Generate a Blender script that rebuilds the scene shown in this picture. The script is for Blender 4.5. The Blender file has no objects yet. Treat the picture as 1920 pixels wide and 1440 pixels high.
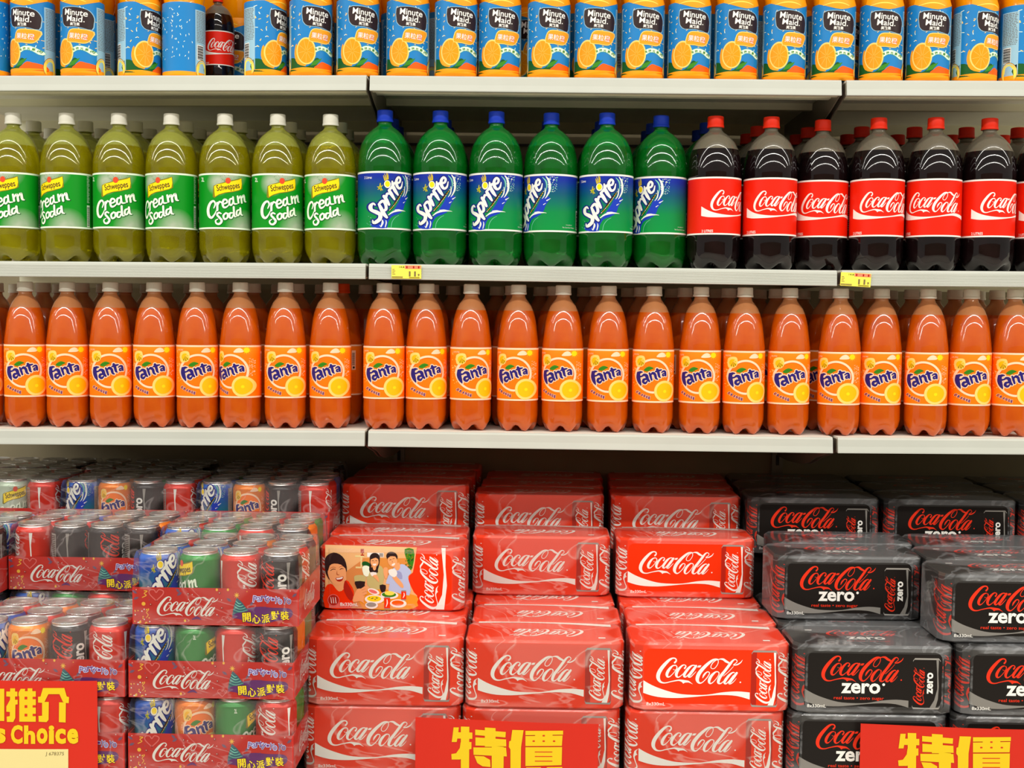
import bpy, bmesh, math, random
from mathutils import Vector, Matrix
from mathutils.geometry import tessellate_polygon
C = bpy.context.scene.collection
scn = bpy.context.scene
PI = math.pi

# ---------------------------------------------------------------- camera
FPX = 2400.0
YAW, PITCH, ROLL, DIST, EYE = 0.0198, 0.0552, 0.0106, 2.499, 1.5
_r = Vector((math.cos(YAW), math.sin(YAW), 0))
_f = Vector((-math.sin(YAW) * math.cos(PITCH), math.cos(YAW) * math.cos(PITCH), -math.sin(PITCH)))
_u = _r.cross(_f)
RV = _r * math.cos(ROLL) + _u * math.sin(ROLL)
UV_ = -_r * math.sin(ROLL) + _u * math.cos(ROLL)
CAMP = Vector((0, -DIST, EYE))
cam_d = bpy.data.cameras.new('camera')
cam = bpy.data.objects.new('camera', cam_d)
C.objects.link(cam)
m = Matrix((RV, UV_, -_f)).transposed().to_4x4()
m.translation = CAMP
cam.matrix_world = m
cam_d.sensor_width = 36.0
cam_d.lens = FPX / 1920 * 36.0
cam_d.clip_start = 0.05
scn.camera = cam
def at(px, py, Y):
    """world point seen at photo pixel (px, py) on the vertical plane y = Y"""
    d = _f * FPX + RV * (px - 960) - UV_ * (py - 720)
    return CAMP + d * ((Y + DIST) / d.y)
def atx(px, Z, Y):
    """world x of the point with height Z and depth Y that is seen in pixel column px"""
    lo, hi = -4.0, 4.0
    for _ in range(40):
        x = (lo + hi) / 2
        v = Vector((x, Y, Z)) - CAMP
        if 960 + FPX * v.dot(RV) / v.dot(_f) < px: lo = x
        else: hi = x
    return x

# ---------------------------------------------------------------- light and exposure
w = bpy.data.worlds.new('store_air'); scn.world = w; w.use_nodes = True
bgn = w.node_tree.nodes['Background']
bgn.inputs[0].default_value = (1.0, 0.97, 0.88, 1); bgn.inputs[1].default_value = 0.50
def tube_light(x, y, z, length, width, power, col=(1.0, 0.97, 0.90)):
    L = bpy.data.lights.new('ceiling_tube_light', 'AREA'); L.shape = 'RECTANGLE'
    L.size = length; L.size_y = width; L.energy = power; L.color = col
    o = bpy.data.objects.new('ceiling_tube_light', L); C.objects.link(o)
    o.location = (x, y, z)
    return o
tube_light(0, -0.90, 3.30, 13.0, 0.05, 110)
tube_light(0, -2.1, 3.30, 13.0, 0.07, 285)
tube_light(0, -3.9, 3.30, 13.0, 0.09, 320)
scn.view_settings.view_transform = 'Standard'
scn.view_settings.look = 'None'
scn.view_settings.gamma = 1.0
scn.view_settings.use_curve_mapping = False
scn.view_settings.exposure = -0.34
try:
    scn.cycles.use_denoising = True
    scn.cycles.max_bounces = 12
    scn.cycles.diffuse_bounces = 8
    scn.cycles.transparent_max_bounces = 24
    scn.cycles.transmission_bounces = 8
    scn.cycles.caustics_reflective = False
    scn.cycles.caustics_refractive = True
except Exception:
    pass

# ---------------------------------------------------------------- materials
def lin(c):
    out = []
    for v in c[:3]:
        v = v / 255.0
        out.append(v / 12.92 if v <= 0.04045 else ((v + 0.055) / 1.055) ** 2.4)
    return (out[0], out[1], out[2], 1.0)
def setin(b, name, v):
    if name in b.inputs: b.inputs[name].default_value = v
def mat(name, col, rough=0.45, metal=0.0, coat=0.0, trans=0.0, ior=1.45, spec=None, sss=0.0):
    if spec is None: spec = 0.5 if (trans > 0 or metal > 0 or rough >= 0.5) else 0.22
    m = bpy.data.materials.new(name); m.use_nodes = True
    b = m.node_tree.nodes['Principled BSDF']
    b.inputs['Base Color'].default_value = lin(col)
    setin(b, 'Roughness', rough); setin(b, 'Metallic', metal); setin(b, 'IOR', ior)
    setin(b, 'Coat Weight', coat); setin(b, 'Coat Roughness', 0.04)
    setin(b, 'Transmission Weight', trans); setin(b, 'Specular IOR Level', spec)
    m.diffuse_color = lin(col)
    return m
def noise_tint(m, scale=30.0, amt=0.12, detail=3.0, dark=None):
    """vary the base colour of m a little with a noise texture"""
    nt = m.node_tree; b = nt.nodes['Principled BSDF']
    base = list(b.inputs['Base Color'].default_value)
    tc = nt.nodes.new('ShaderNodeTexCoord'); n = nt.nodes.new('ShaderNodeTexNoise')
    n.inputs['Scale'].default_value = scale; n.inputs['Detail'].default_value = detail
    r = nt.nodes.new('ShaderNodeValToRGB')
    d = lin(dark) if dark else tuple([x * (1 - amt) for x in base[:3]] + [1])
    r.color_ramp.elements[0].position = 0.35; r.color_ramp.elements[0].color = d
    r.color_ramp.elements[1].position = 0.65; r.color_ramp.elements[1].color = base
    nt.links.new(tc.outputs['Object'], n.inputs['Vector'])
    nt.links.new(n.outputs['Fac'], r.inputs['Fac'])
    nt.links.new(r.outputs['Color'], b.inputs['Base Color'])
    return m
def bump(m, scale=60.0, strength=0.15, dist=0.002, stretch=None):
    nt = m.node_tree; b = nt.nodes['Principled BSDF']
    tc = nt.nodes.new('ShaderNodeTexCoord'); n = nt.nodes.new('ShaderNodeTexNoise')
    n.inputs['Scale'].default_value = scale
    bp = nt.nodes.new('ShaderNodeBump'); bp.inputs['Strength'].default_value = strength
    bp.inputs['Distance'].default_value = dist
    if stretch:
        mp = nt.nodes.new('ShaderNodeMapping'); mp.inputs['Scale'].default_value = stretch
        nt.links.new(tc.outputs['Object'], mp.inputs['Vector']); nt.links.new(mp.outputs[0], n.inputs['Vector'])
    else:
        nt.links.new(tc.outputs['Object'], n.inputs['Vector'])
    nt.links.new(n.outputs['Fac'], bp.inputs['Height']); nt.links.new(bp.outputs[0], b.inputs['Normal'])
    return m
def liquid(name, col, trans=0.6, rough=0.08, coat=0.6, ior=1.33, dark=None):
    m = mat(name, col, rough=rough, coat=coat, trans=trans, ior=ior, spec=0.3)
    if dark: noise_tint(m, 28, dark=dark)
    return m
M = {}
M['white'] = mat('white_print', (238, 234, 226), 0.4)
M['cream_white'] = mat('pale_green_white_print', (232, 246, 222), 0.4)
M['black'] = mat('black_print', (24, 21, 20), 0.35)
M['grey'] = mat('grey_print', (150, 145, 138), 0.4)
M['midgrey'] = mat('mid_grey_print', (110, 108, 104), 0.45)
M['cola_red'] = mat('bottle_label_red', (226, 32, 8), 0.38)
M['carton_red'] = noise_tint(mat('carton_red', (234, 50, 6), 0.36), 9, 0.06)
M['tray_red'] = noise_tint(mat('tray_red', (206, 44, 34), 0.45), 12, 0.1)
M['dark_red'] = mat('dark_red_print', (168, 34, 18), 0.4)
M['logo_red'] = mat('logo_red_print', (226, 50, 24), 0.4)
M['carton_black'] = mat('carton_black', (26, 22, 20), 0.3)
M['carton_glare_grey'] = mat('carton_film_glare_grey', (54, 52, 50), 0.3)  # grey film glare put into the body colour of the black cartons
M['zgrey'] = mat('wave_grey_print', (128, 124, 118), 0.35)
M['fanta_label'] = None
M['navy'] = mat('navy_print', (40, 30, 112), 0.4)
M['peach'] = mat('peach_print', (255, 212, 176), 0.4)
M['orange'] = mat('orange_print', (250, 118, 8), 0.4)
M['deep_orange'] = mat('deep_orange_print', (238, 92, 6), 0.4)
M['slice_yellow'] = mat('slice_yellow_print', (252, 186, 10), 0.4)
M['slice_rim'] = mat('slice_rim_print', (255, 208, 110), 0.4)
M['yellow'] = mat('yellow_print', (248, 214, 16), 0.4)
M['leaf'] = mat('leaf_green_print', (56, 130, 24), 0.4)
M['dark_green'] = mat('dark_green_print', (18, 84, 30), 0.4)
M['sprite_blue'] = mat('royal_blue_print', (24, 56, 176), 0.4)
M['outline_blue'] = mat('deep_blue_print', (18, 28, 120), 0.4)
M['sprite_white'] = mat('ivory_print', (234, 234, 224), 0.35)
M['mint'] = mat('mint_print', (120, 196, 170), 0.4)
M['mm_blue'] = mat('sky_blue_print', (28, 124, 190), 0.3)
M['mm_pale'] = mat('pale_blue_print', (150, 190, 208), 0.35)
M['mm_brown'] = mat('brown_black_print', (44, 28, 28), 0.3)
M['mm_orange'] = mat('juice_orange_print', (246, 156, 24), 0.3)
M['flesh_orange'] = mat('orange_flesh_print', (250, 150, 8), 0.35)
M['flag'] = mat('banner_yellow_print', (250, 216, 10), 0.4)
M['olive'] = mat('olive_print', (128, 120, 20), 0.4)
M['spot_red'] = mat('spot_red_print', (224, 74, 40), 0.4)
M['purple'] = mat('purple_print', (104, 40, 110), 0.45)
M['tree_teal'] = mat('teal_print', (60, 104, 116), 0.45)
M['pale_blue'] = mat('baby_blue_print', (176, 192, 226), 0.45)
M['heart'] = mat('heart_pink_print', (226, 110, 104), 0.45)
M['gold'] = mat('gold_dot_print', (250, 190, 60), 0.45)
M['slate'] = mat('slate_confetti_print', (120, 84, 112), 0.45)
M['text_yellow'] = mat('lettering_yellow', (246, 212, 24), 0.5)
M['sign_red'] = noise_tint(mat('sign_red', (204, 32, 6), 0.5), 6, 0.06)
M['sign_yellow'] = mat('sign_yellow', (226, 190, 8), 0.5)
M['sign_cream'] = mat('sign_cream', (224, 208, 142), 0.55)
M['sign_ink'] = mat('sign_ink', (120, 104, 60), 0.55)
M['tag_yellow'] = mat('tag_yellow', (244, 226, 84), 0.5)
M['tag_orange'] = mat('tag_orange', (238, 130, 96), 0.5)
M['silver'] = noise_tint(mat('can_aluminium', (212, 206, 202), 0.28, metal=0.85), 40, 0.12)
M['rim'] = mat('can_rim_aluminium', (236, 234, 230), 0.2, metal=0.9)
M['cap_white'] = bump(mat('white_cap_plastic', (228, 226, 212), 0.45), 300, 0.1)
M['cap_blue'] = mat('blue_cap_plastic', (24, 60, 190), 0.4)
M['cap_red'] = mat('red_cap_plastic', (228, 44, 16), 0.4)
M['cap_orange'] = mat('orange_cap_plastic', (232, 80, 16), 0.45)
M['stamp'] = mat('cap_stamp_ink', (140, 134, 132), 0.5)
M['shelf'] = noise_tint(mat('shelf_enamel', (236, 235, 220), 0.4, coat=0.1), 14, 0.05)
M['rail'] = noise_tint(mat('price_rail_plastic', (186, 188, 178), 0.35), 10, 0.04)
M['shelf_under'] = noise_tint(mat('shelf_underside_enamel', (228, 226, 198), 0.6), 8, 0.1)
M['bracket'] = mat('bracket_steel', (120, 112, 98), 0.4, metal=0.3)
M['back'] = noise_tint(mat('back_panel_enamel', (150, 138, 108), 0.6), 7, 0.15)
M['dark'] = noise_tint(mat('dark_steel', (44, 40, 38), 0.6), 8, 0.2)
M['aisle'] = noise_tint(mat('opposite_aisle', (128, 104, 84), 0.7), 4, 0.5, 5)
M['floor'] = noise_tint(mat('floor_tile', (188, 182, 170), 0.35), 3, 0.12)
# drinks seen through the plastic
M['cs_liquid'] = liquid('cream_soda_liquid', (196, 188, 12), 0.74, dark=(172, 160, 6))
M['cs_air'] = liquid('cream_soda_headspace', (196, 200, 90), 0.66, 0.12)
M['sp_liquid'] = liquid('green_soda_bottle', (14, 158, 48), 0.74, dark=(10, 130, 34))
M['sp_air'] = liquid('green_soda_headspace', (18, 150, 56), 0.6, 0.1)
M['ck_liquid'] = liquid('cola_liquid', (26, 12, 14), 0.3, 0.06, dark=(16, 8, 8))
M['ck_air'] = liquid('cola_headspace', (148, 138, 118), 0.6, 0.2)
M['fa_liquid'] = liquid('orange_soda_liquid', (212, 92, 1), 0.2, 0.3, coat=1.0, dark=(204, 80, 0))
M['fa_air'] = liquid('orange_soda_headspace', (222, 150, 96), 0.45, 0.2)
M['oj_liquid'] = liquid('orange_juice_liquid', (250, 166, 6), 0.2, 0.12, dark=(244, 150, 4))
def graded(name, stops, axis='Z', lo=0.0, hi=1.0, rough=0.38):
    """printed colour gradient along one object axis"""
    m = mat(name, stops[0][1], rough); nt = m.node_tree; b = nt.nodes['Principled BSDF']
    tc = nt.nodes.new('ShaderNodeTexCoord'); sp = nt.nodes.new('ShaderNodeSeparateXYZ')
    mr = nt.nodes.new('ShaderNodeMapRange'); mr.inputs[1].default_value = lo; mr.inputs[2].default_value = hi
    r = nt.nodes.new('ShaderNodeValToRGB'); e = r.color_ramp.elements
    while len(e) < len(stops): e.new(0.5)
    for i, (p, c) in enumerate(stops): e[i].position = p; e[i].color = lin(c)
    nt.links.new(tc.outputs['Object'], sp.inputs[0]); nt.links.new(sp.outputs[axis], mr.inputs[0])
    nt.links.new(mr.outputs[0], r.inputs[0]); nt.links.new(r.outputs[0], b.inputs['Base Color'])
    return m
M['sprite_bg'] = graded('blue_to_green_label', [(0, (6, 138, 60)), (0.34, (6, 130, 66)), (0.66, (8, 84, 110)), (0.9, (16, 44, 150)), (1, (20, 40, 158))], 'Z', 0.067, 0.180)
M['sprite_can'] = graded('blue_to_green_can', [(0, (10, 110, 96)), (0.5, (14, 104, 120)), (0.8, (30, 70, 170)), (1, (70, 110, 190))], 'Z', 0.0, 0.112, 0.3)
M['fanta_label'] = graded('orange_label_print', [(0, (252, 120, 6)), (0.8, (252, 124, 10)), (1, (254, 140, 30))], 'Z', 0.06, 0.165)
def misty(name, base, mist, pts, z0):
    """green label with printed pale mist round given points (object space) """
    m = mat(name, base, 0.38); nt = m.node_tree; b = nt.nodes['Principled BSDF']
    tc = nt.nodes.new('ShaderNodeTexCoord'); n = nt.nodes.new('ShaderNodeTexNoise'); n.inputs['Scale'].default_value = 35
    nt.links.new(tc.outputs['Object'], n.inputs['Vector'])
    last = None
    for (p, r) in pts:
        d = nt.nodes.new('ShaderNodeVectorMath'); d.operation = 'DISTANCE'; d.inputs[1].default_value = p
        nt.links.new(tc.outputs['Object'], d.inputs[0])
        mr = nt.nodes.new('ShaderNodeMapRange'); mr.inputs[1].default_value = r * 0.3; mr.inputs[2].default_value = r
        mr.inputs[3].default_value = 0.85; mr.inputs[4].default_value = 0.0
        nt.links.new(d.outputs['Value'], mr.inputs[0])
        if last is None: last = mr.outputs[0]
        else:
            mx = nt.nodes.new('ShaderNodeMath'); mx.operation = 'MAXIMUM'
            nt.links.new(last, mx.inputs[0]); nt.links.new(mr.outputs[0], mx.inputs[1]); last = mx.outputs[0]
    a = nt.nodes.new('ShaderNodeMath'); a.operation = 'MULTIPLY'; nt.links.new(last, a.inputs[0])
    s = nt.nodes.new('ShaderNodeMath'); s.operation = 'ADD'; s.inputs[1].default_value = 0.5; nt.links.new(n.outputs['Fac'], s.inputs[0])
    nt.links.new(s.outputs[0], a.inputs[1])
    mix = nt.nodes.new('ShaderNodeMix'); mix.data_type = 'RGBA'
    mix.inputs[6].default_value = lin(base); mix.inputs[7].default_value = lin(mist)
    nt.links.new(a.outputs[0], mix.inputs[0]); nt.links.new(mix.outputs[2], b.inputs['Base Color'])
    return m
M['cs_bg'] = misty('misty_green_label', (8, 140, 28), (176, 184, 164), [((0.006, -0.05, 0.182), 0.044), ((0.036, -0.034, 0.064), 0.042), ((-0.014, -0.05, 0.155), 0.026)], 0)
M['can_green'] = mat('can_green', (24, 132, 44), 0.25, metal=0.2)
M['can_red'] = mat('can_red', (212, 40, 18), 0.25, metal=0.2)
M['can_black'] = mat('can_black', (38, 34, 34), 0.22, metal=0.3)
M['can_orange'] = mat('can_orange', (244, 128, 14), 0.25, metal=0.2)
M['can_white'] = mat('can_pale_green', (196, 214, 190), 0.3, metal=0.2)
def film(name, base=0.10, streak=0.5, tint=(0.9, 0.85, 0.85, 1), sc=(6, 6, 30), gl=0.25, wscale=1.0):
    """clear shrink film: mostly see-through, milky haze, glossy wrinkles and painted highlight streaks"""
    m = bpy.data.materials.new(name); m.use_nodes = True; nt = m.node_tree
    nt.nodes.clear()
    out = nt.nodes.new('ShaderNodeOutputMaterial')
    tr = nt.nodes.new('ShaderNodeBsdfTransparent'); df = nt.nodes.new('ShaderNodeBsdfDiffuse'); df.inputs[0].default_value = tint
    g = nt.nodes.new('ShaderNodeBsdfGlossy'); g.inputs['Roughness'].default_value = 0.12; g.inputs[0].default_value = (1, 1, 1, 1)
    tc = nt.nodes.new('ShaderNodeTexCoord'); mp = nt.nodes.new('ShaderNodeMapping')
    mp.inputs['Scale'].default_value = sc; mp.inputs['Rotation'].default_value = (0.2, 0.5, 0.3)
    nt.links.new(tc.outputs['Object'], mp.inputs[0])
    n = nt.nodes.new('ShaderNodeTexNoise'); n.inputs['Scale'].default_value = 3.0 * wscale; n.inputs['Detail'].default_value = 3
    n.inputs['Distortion'].default_value = 1.2
    nt.links.new(mp.outputs[0], n.inputs['Vector'])
    r = nt.nodes.new('ShaderNodeValToRGB'); e = r.color_ramp.elements
    e[0].position = 0.0; e[0].color = (0, 0, 0, 1)
    e.new(0.505); e.new(0.52); e.new(0.535)
    e[1].position = 0.495; e[1].color = (0, 0, 0, 1)
    e[2].position = 0.515; e[2].color = (1, 1, 1, 1)
    e[3].position = 0.535; e[3].color = (0, 0, 0, 1)
    e[4].position = 1.0; e[4].color = (0, 0, 0, 1)
    nt.links.new(n.outputs['Fac'], r.inputs[0])
    # broad haze patches
    n2 = nt.nodes.new('ShaderNodeTexNoise'); n2.inputs['Scale'].default_value = 5.0; nt.links.new(tc.outputs['Object'], n2.inputs['Vector'])
    mr = nt.nodes.new('ShaderNodeMapRange'); mr.inputs[1].default_value = 0.44; mr.inputs[2].default_value = 0.47
    mr.inputs[3].default_value = base * 0.15; mr.inputs[4].default_value = base; nt.links.new(n2.outputs['Fac'], mr.inputs[0])
    ad = nt.nodes.new('ShaderNodeMath'); ad.operation = 'MULTIPLY_ADD'; ad.inputs[1].default_value = streak  # pale streaks paint wrinkle highlights into the film
    nt.links.new(r.outputs[0], ad.inputs[0]); nt.links.new(mr.outputs[0], ad.inputs[2])
    m1 = nt.nodes.new('ShaderNodeMixShader'); nt.links.new(ad.outputs[0], m1.inputs[0])
    nt.links.new(tr.outputs[0], m1.inputs[1]); nt.links.new(df.outputs[0], m1.inputs[2])
    fr = nt.nodes.new('ShaderNodeLayerWeight'); fr.inputs[0].default_value = 0.25
    fm = nt.nodes.new('ShaderNodeMath'); fm.operation = 'MULTIPLY'; fm.inputs[1].default_value = gl
    nt.links.new(fr.outputs['Fresnel'], fm.inputs[0])
    bp = nt.nodes.new('ShaderNodeBump'); bp.inputs['Strength'].default_value = 0.5; bp.inputs['Distance'].default_value = 0.003
    nt.links.new(n.outputs['Fac'], bp.inputs['Height']); nt.links.new(bp.outputs[0], g.inputs['Normal'])
    m2 = nt.nodes.new('ShaderNodeMixShader'); nt.links.new(fm.outputs[0], m2.inputs[0])
    nt.links.new(m1.outputs[0], m2.inputs[1]); nt.links.new(g.outputs[0], m2.inputs[2])
    nt.links.new(m2.outputs[0], out.inputs[0])
    return m
M['film_red'] = film('shrink_film_on_cartons', 0.10, 0.18, (1.0, 0.80, 0.70, 1), (2, 2, 4), 0.5)
M['film_black'] = film('shrink_film_on_dark_cartons', 0.12, 0.12, (0.75, 0.76, 0.78, 1), (3, 3, 6), 0.8)
M['film_case'] = film('shrink_film_on_cases', 0.06, 0.12, (0.92, 0.80, 0.78, 1), (3, 3, 5), 0.6)

# ---------------------------------------------------------------- flat artwork
_tcache = {}
def text_tris(s, bold=0.0, shear=0.0):
    k = (s, bold, shear)
    if k in _tcache: return _tcache[k]
    cu = bpy.data.curves.new('lettering', 'FONT'); cu.body = s; cu.size = 1.0; cu.offset = bold; cu.shear = shear
    cu.resolution_u = 3; cu.align_x = 'LEFT'
    o = bpy.data.objects.new('lettering', cu); C.objects.link(o)
    dg = bpy.context.evaluated_depsgraph_get(); dg.update()
    ev = o.evaluated_get(dg); me = ev.to_mesh()
    vs = [(v.co.x, v.co.y) for v in me.vertices]; fs = [tuple(p.vertices) for p in me.polygons]
    ev.to_mesh_clear(); bpy.data.objects.remove(o); bpy.data.curves.remove(cu)
    if not vs: vs = [(0, 0), (1, 0), (1, 1)]; fs = [(0, 1, 2)]
    x0 = min(v[0] for v in vs); x1 = max(v[0] for v in vs); y0 = min(v[1] for v in vs); y1 = max(v[1] for v in vs)
    vs = [((x - x0) / (x1 - x0), (y - y0) / (y1 - y0)) for x, y in vs]
    _tcache[k] = (vs, fs, (x1 - x0) / (y1 - y0))
    return _tcache[k]
def crom(pts, n=5, closed=False):
    """smooth curve through pts (tuples of any length)"""
    P = list(pts)
    if len(P) < 3: return P
    out = []
    N = len(P)
    rng = range(N if closed else N - 1)
    for i in rng:
        p1, p2 = P[i], P[(i + 1) % N]
        p0 = P[i - 1] if (i > 0 or closed) else p1
        p3 = P[(i + 2) % N] if (i + 2 < N or closed) else p2
        for k in range(n):
            t = k / n
            out.append(tuple(0.5 * (2 * b + (c - a) * t + (2 * a - 5 * b + 4 * c - d) * t * t + (3 * b - a - 3 * c + d) * t ** 3)
                             for a, b, c, d in zip(p0, p1, p2, p3)))
    if not closed: out.append(P[-1])
    return out
class Art:
    def __init__(s, T=None): s.items = []; s.T = T or (lambda x, y: (x, y))
    def _add(s, vs, fs, m, L): s.items.append(([s.T(x, y) for x, y in vs], fs, m, L))
    def poly(s, pts, m, L=1, smooth=0, holes=None):
        if smooth: pts = crom(pts, smooth, True)
        loops = [[Vector((p[0], p[1], 0)) for p in pts]] + [[Vector((p[0], p[1], 0)) for p in h] for h in (holes or [])]
        tr = tessellate_polygon(loops); flat = [(v.x, v.y) for l in loops for v in l]
        s._add(flat, [tuple(t) for t in tr], m, L)
    def rect(s, x0, y0, x1, y1, m, L=1): s._add([(x0, y0), (x1, y0), (x1, y1), (x0, y1)], [(0, 1, 2, 3)], m, L)
    def rrect(s, x0, y0, x1, y1, r, m, L=1, n=4):
        s.poly(rr(x0, y0, x1, y1, r, n), m, L)
    def ell(s, cx, cy, rx, ry, m, L=1, n=28, a0=0, a1=2 * PI, rot=0):
        pts = []
        for i in range(n + (0 if a1 - a0 > 6.28 else 1)):
            a = a0 + (a1 - a0) * i / n; x, y = rx * math.cos(a), ry * math.sin(a)
            pts.append((cx + x * math.cos(rot) - y * math.sin(rot), cy + x * math.sin(rot) + y * math.cos(rot)))
        s._add(pts, [tuple(range(len(pts)))], m, L)
    def ring(s, cx, cy, ro, ri, m, L=1, n=36, a0=0, a1=2 * PI):
        pts = []; fs = []
        for i in range(n + 1):
            a = a0 + (a1 - a0) * i / n
            pts += [(cx + ro * math.cos(a), cy + ro * math.sin(a)), (cx + ri * math.cos(a), cy + ri * math.sin(a))]
            if i: k = 2 * i; fs.append((k - 2, k, k + 1, k - 1))
        s._add(pts, fs, m, L)
    def stroke(s, pts, m, L=1, grow=0.0, n=4, dx=0, dy=0, cap=6, wmul=1.0):
        P = crom([(p[0] + dx, p[1] + dy, p[2] if len(p) > 2 else 10) for p in pts], n)
        P = [(p[0], p[1], max(1e-5, p[2] * wmul) + 2 * grow) for p in P]
        vs = []; fs = []
        for i, (x, y, wd) in enumerate(P):
            a = P[max(0, i - 1)]; b = P[min(len(P) - 1, i + 1)]
            tx, ty = b[0] - a[0], b[1] - a[1]; l = math.hypot(tx, ty) or 1; nx, ny = -ty / l, tx / l
            vs += [(x + nx * wd / 2, y + ny * wd / 2), (x - nx * wd / 2, y - ny * wd / 2)]
            if i: k = 2 * i; fs.append((k - 2, k, k + 1, k - 1))
        for (i, sg) in ((0, -1), (len(P) - 1, 1)):
            x, y, wd = P[i]; a = P[max(0, i - 1)]; b = P[min(len(P) - 1, i + 1)]
            an = math.atan2(b[1] - a[1], b[0] - a[0]); base = len(vs)
            for k in range(cap + 1):
                t = an + sg * (-PI / 2 + PI * k / cap) + (0 if sg > 0 else 0)
                vs.append((x + math.cos(t) * wd / 2 * (1 if sg > 0 else -1) * (1 if sg > 0 else 1), y + math.sin(t) * wd / 2 * (1 if sg > 0 else -1)))
            fs.append(tuple(range(base, base + cap + 1)))
        s._add(vs, fs, m, L)
    def text(s, t, x0, y0, x1, y1, m, L=1, bold=0.0, rot=0.0, shear=0.0, up=-1, dx=0, dy=0):
        """fit text in the box; y grows downwards when up = -1"""
        vs, fs, asp = text_tris(t, bold, shear)
        cx, cy = (x0 + x1) / 2 + dx, (y0 + y1) / 2 + dy; W, H = x1 - x0, y1 - y0
        out = []
        for x, y in vs:
            a, b = (x - 0.5) * W, (y - 0.5) * H * up
            out.append((cx + a * math.cos(rot) - b * math.sin(rot), cy + a * math.sin(rot) + b * math.cos(rot)))
        s._add(out, fs, m, L)
    def put(s, other, f, dL=0, remap=None):
        """copy another art through the point map f"""
        for vs, fs, m, L in other.items:
            s.items.append(([s.T(*f(x, y)) for x, y in vs], fs, (remap or {}).get(m, m), L + dL))
def rr(x0, y0, x1, y1, r, n=4):
    pts = []
    for (cx, cy, a) in ((x1 - r, y1 - r, 0), (x0 + r, y1 - r, PI / 2), (x0 + r, y0 + r, PI), (x1 - r, y0 + r, 1.5 * PI)):
        for k in range(n + 1):
            t = a + PI / 2 * k / n; pts.append((cx + r * math.cos(t), cy + r * math.sin(t)))
    return pts

LSTEP = 0.0001
class MB:
    """collects geometry, then builds ONE mesh object"""
    def __init__(s): s.v = []; s.f = []; s.m = []; s.mats = []; s.sm = []
    def mi(s, m):
        if m not in s.mats: s.mats.append(m)
        return s.mats.index(m)
    def add(s, vs, fs, m, smooth=False):
        b = len(s.v); s.v += [tuple(v) for v in vs]; k = s.mi(m)
        for f in fs: s.f.append(tuple(b + i for i in f)); s.m.append(k); s.sm.append(smooth)
    def box(s, x0, y0, z0, x1, y1, z1, m):
        v = [(x0, y0, z0), (x1, y0, z0), (x1, y1, z0), (x0, y1, z0), (x0, y0, z1), (x1, y0, z1), (x1, y1, z1), (x0, y1, z1)]
        s.add(v, [(0, 3, 2, 1), (4, 5, 6, 7), (0, 1, 5, 4), (1, 2, 6, 5), (2, 3, 7, 6), (3, 0, 4, 7)], m)
    def prism(s, prof, x0, x1, m, axis='X'):
        """closed profile [(y, z)] pushed along x"""
        n = len(prof); vs = [(x0, y, z) for y, z in prof] + [(x1, y, z) for y, z in prof]
        s.add(vs, [(i, (i + 1) % n, n + (i + 1) % n, n + i) for i in range(n)] + [tuple(range(n))[::-1], tuple(range(n, 2 * n))], m)
    def lathe(s, prof, m, seg=36, mfun=None, rmod=None, a0=0.0):
        """profile [(r, z)]; mfun(z) picks the material, rmod(ang, r, z) -> (r, z)"""
        vs = []
        for (r, z) in prof:
            for k in range(seg):
                a = a0 + 2 * PI * k / seg; R, Z = rmod(a, r, z) if rmod else (r, z)
                vs.append((R * math.sin(a), -R * math.cos(a), Z))
        b = len(s.v); s.v += vs
        for i in range(len(prof) - 1):
            mm = s.mi(mfun((prof[i][1] + prof[i + 1][1]) / 2) if mfun else m)
            for k in range(seg):
                k2 = (k + 1) % seg
                s.f.append((b + i * seg + k, b + i * seg + k2, b + (i + 1) * seg + k2, b + (i + 1) * seg + k)); s.m.append(mm); s.sm.append(True)
        for i, flip in ((0, True), (len(prof) - 1, False)):
            if prof[i][0] > 1e-5:
                r = tuple(b + i * seg + k for k in range(seg)); s.f.append(r[::-1] if flip else r)
                s.m.append(s.mi(mfun(prof[i][1]) if mfun else m)); s.sm.append(False)
    def art(s, art, mapper, step=None, smooth=False):
        bm = bmesh.new(); mats = []
        for ii, (vs, fs, m, L) in enumerate(art.items):
            if m not in mats: mats.append(m)
            bv = [bm.verts.new((x, y, L * LSTEP + (ii % 12) * 0.8e-5)) for x, y in vs]
            for f in fs:
                try: ff = bm.faces.new([bv[i] for i in f]); ff.material_index = mats.index(m)
                except ValueError: pass
        if step:
            us = [v.co.x for v in bm.verts]; u = math.ceil(min(us) / step) * step
            while u < max(us):
                bmesh.ops.bisect_plane(bm, geom=bm.verts[:] + bm.edges[:] + bm.faces[:], dist=1e-7, plane_co=(u, 0, 0), plane_no=(1, 0, 0))
                u += step
        bm.verts.index_update(); b = len(s.v)
        s.v += [mapper(v.co.x, v.co.y, v.co.z) for v in bm.verts]
        for f in bm.faces:
            s.f.append(tuple(b + v.index for v in f.verts)); s.m.append(s.mi(mats[f.material_index])); s.sm.append(smooth)
        bm.free()
    def build(s, name, parent=None):
        me = bpy.data.meshes.new(name); me.from_pydata(s.v, [], s.f)
        for m in s.mats: me.materials.append(M[m])
        me.polygons.foreach_set('material_index', s.m); me.polygons.foreach_set('use_smooth', s.sm)
        me.update()
        o = bpy.data.objects.new(name, me); C.objects.link(o)
        if parent is not None: o.parent = parent
        return o
def cyl(R, z0=0.0, off=0.0):
    return lambda u, v, l: ((R + off + l) * math.sin(u / R), -(R + off + l) * math.cos(u / R), z0 + v)
def tag(o, label=None, cat=None, group=None, kind=None):
    if label: o['label'] = label
    if cat: o['category'] = cat
    if group: o['group'] = group
    if kind: o['kind'] = kind
    return o
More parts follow.
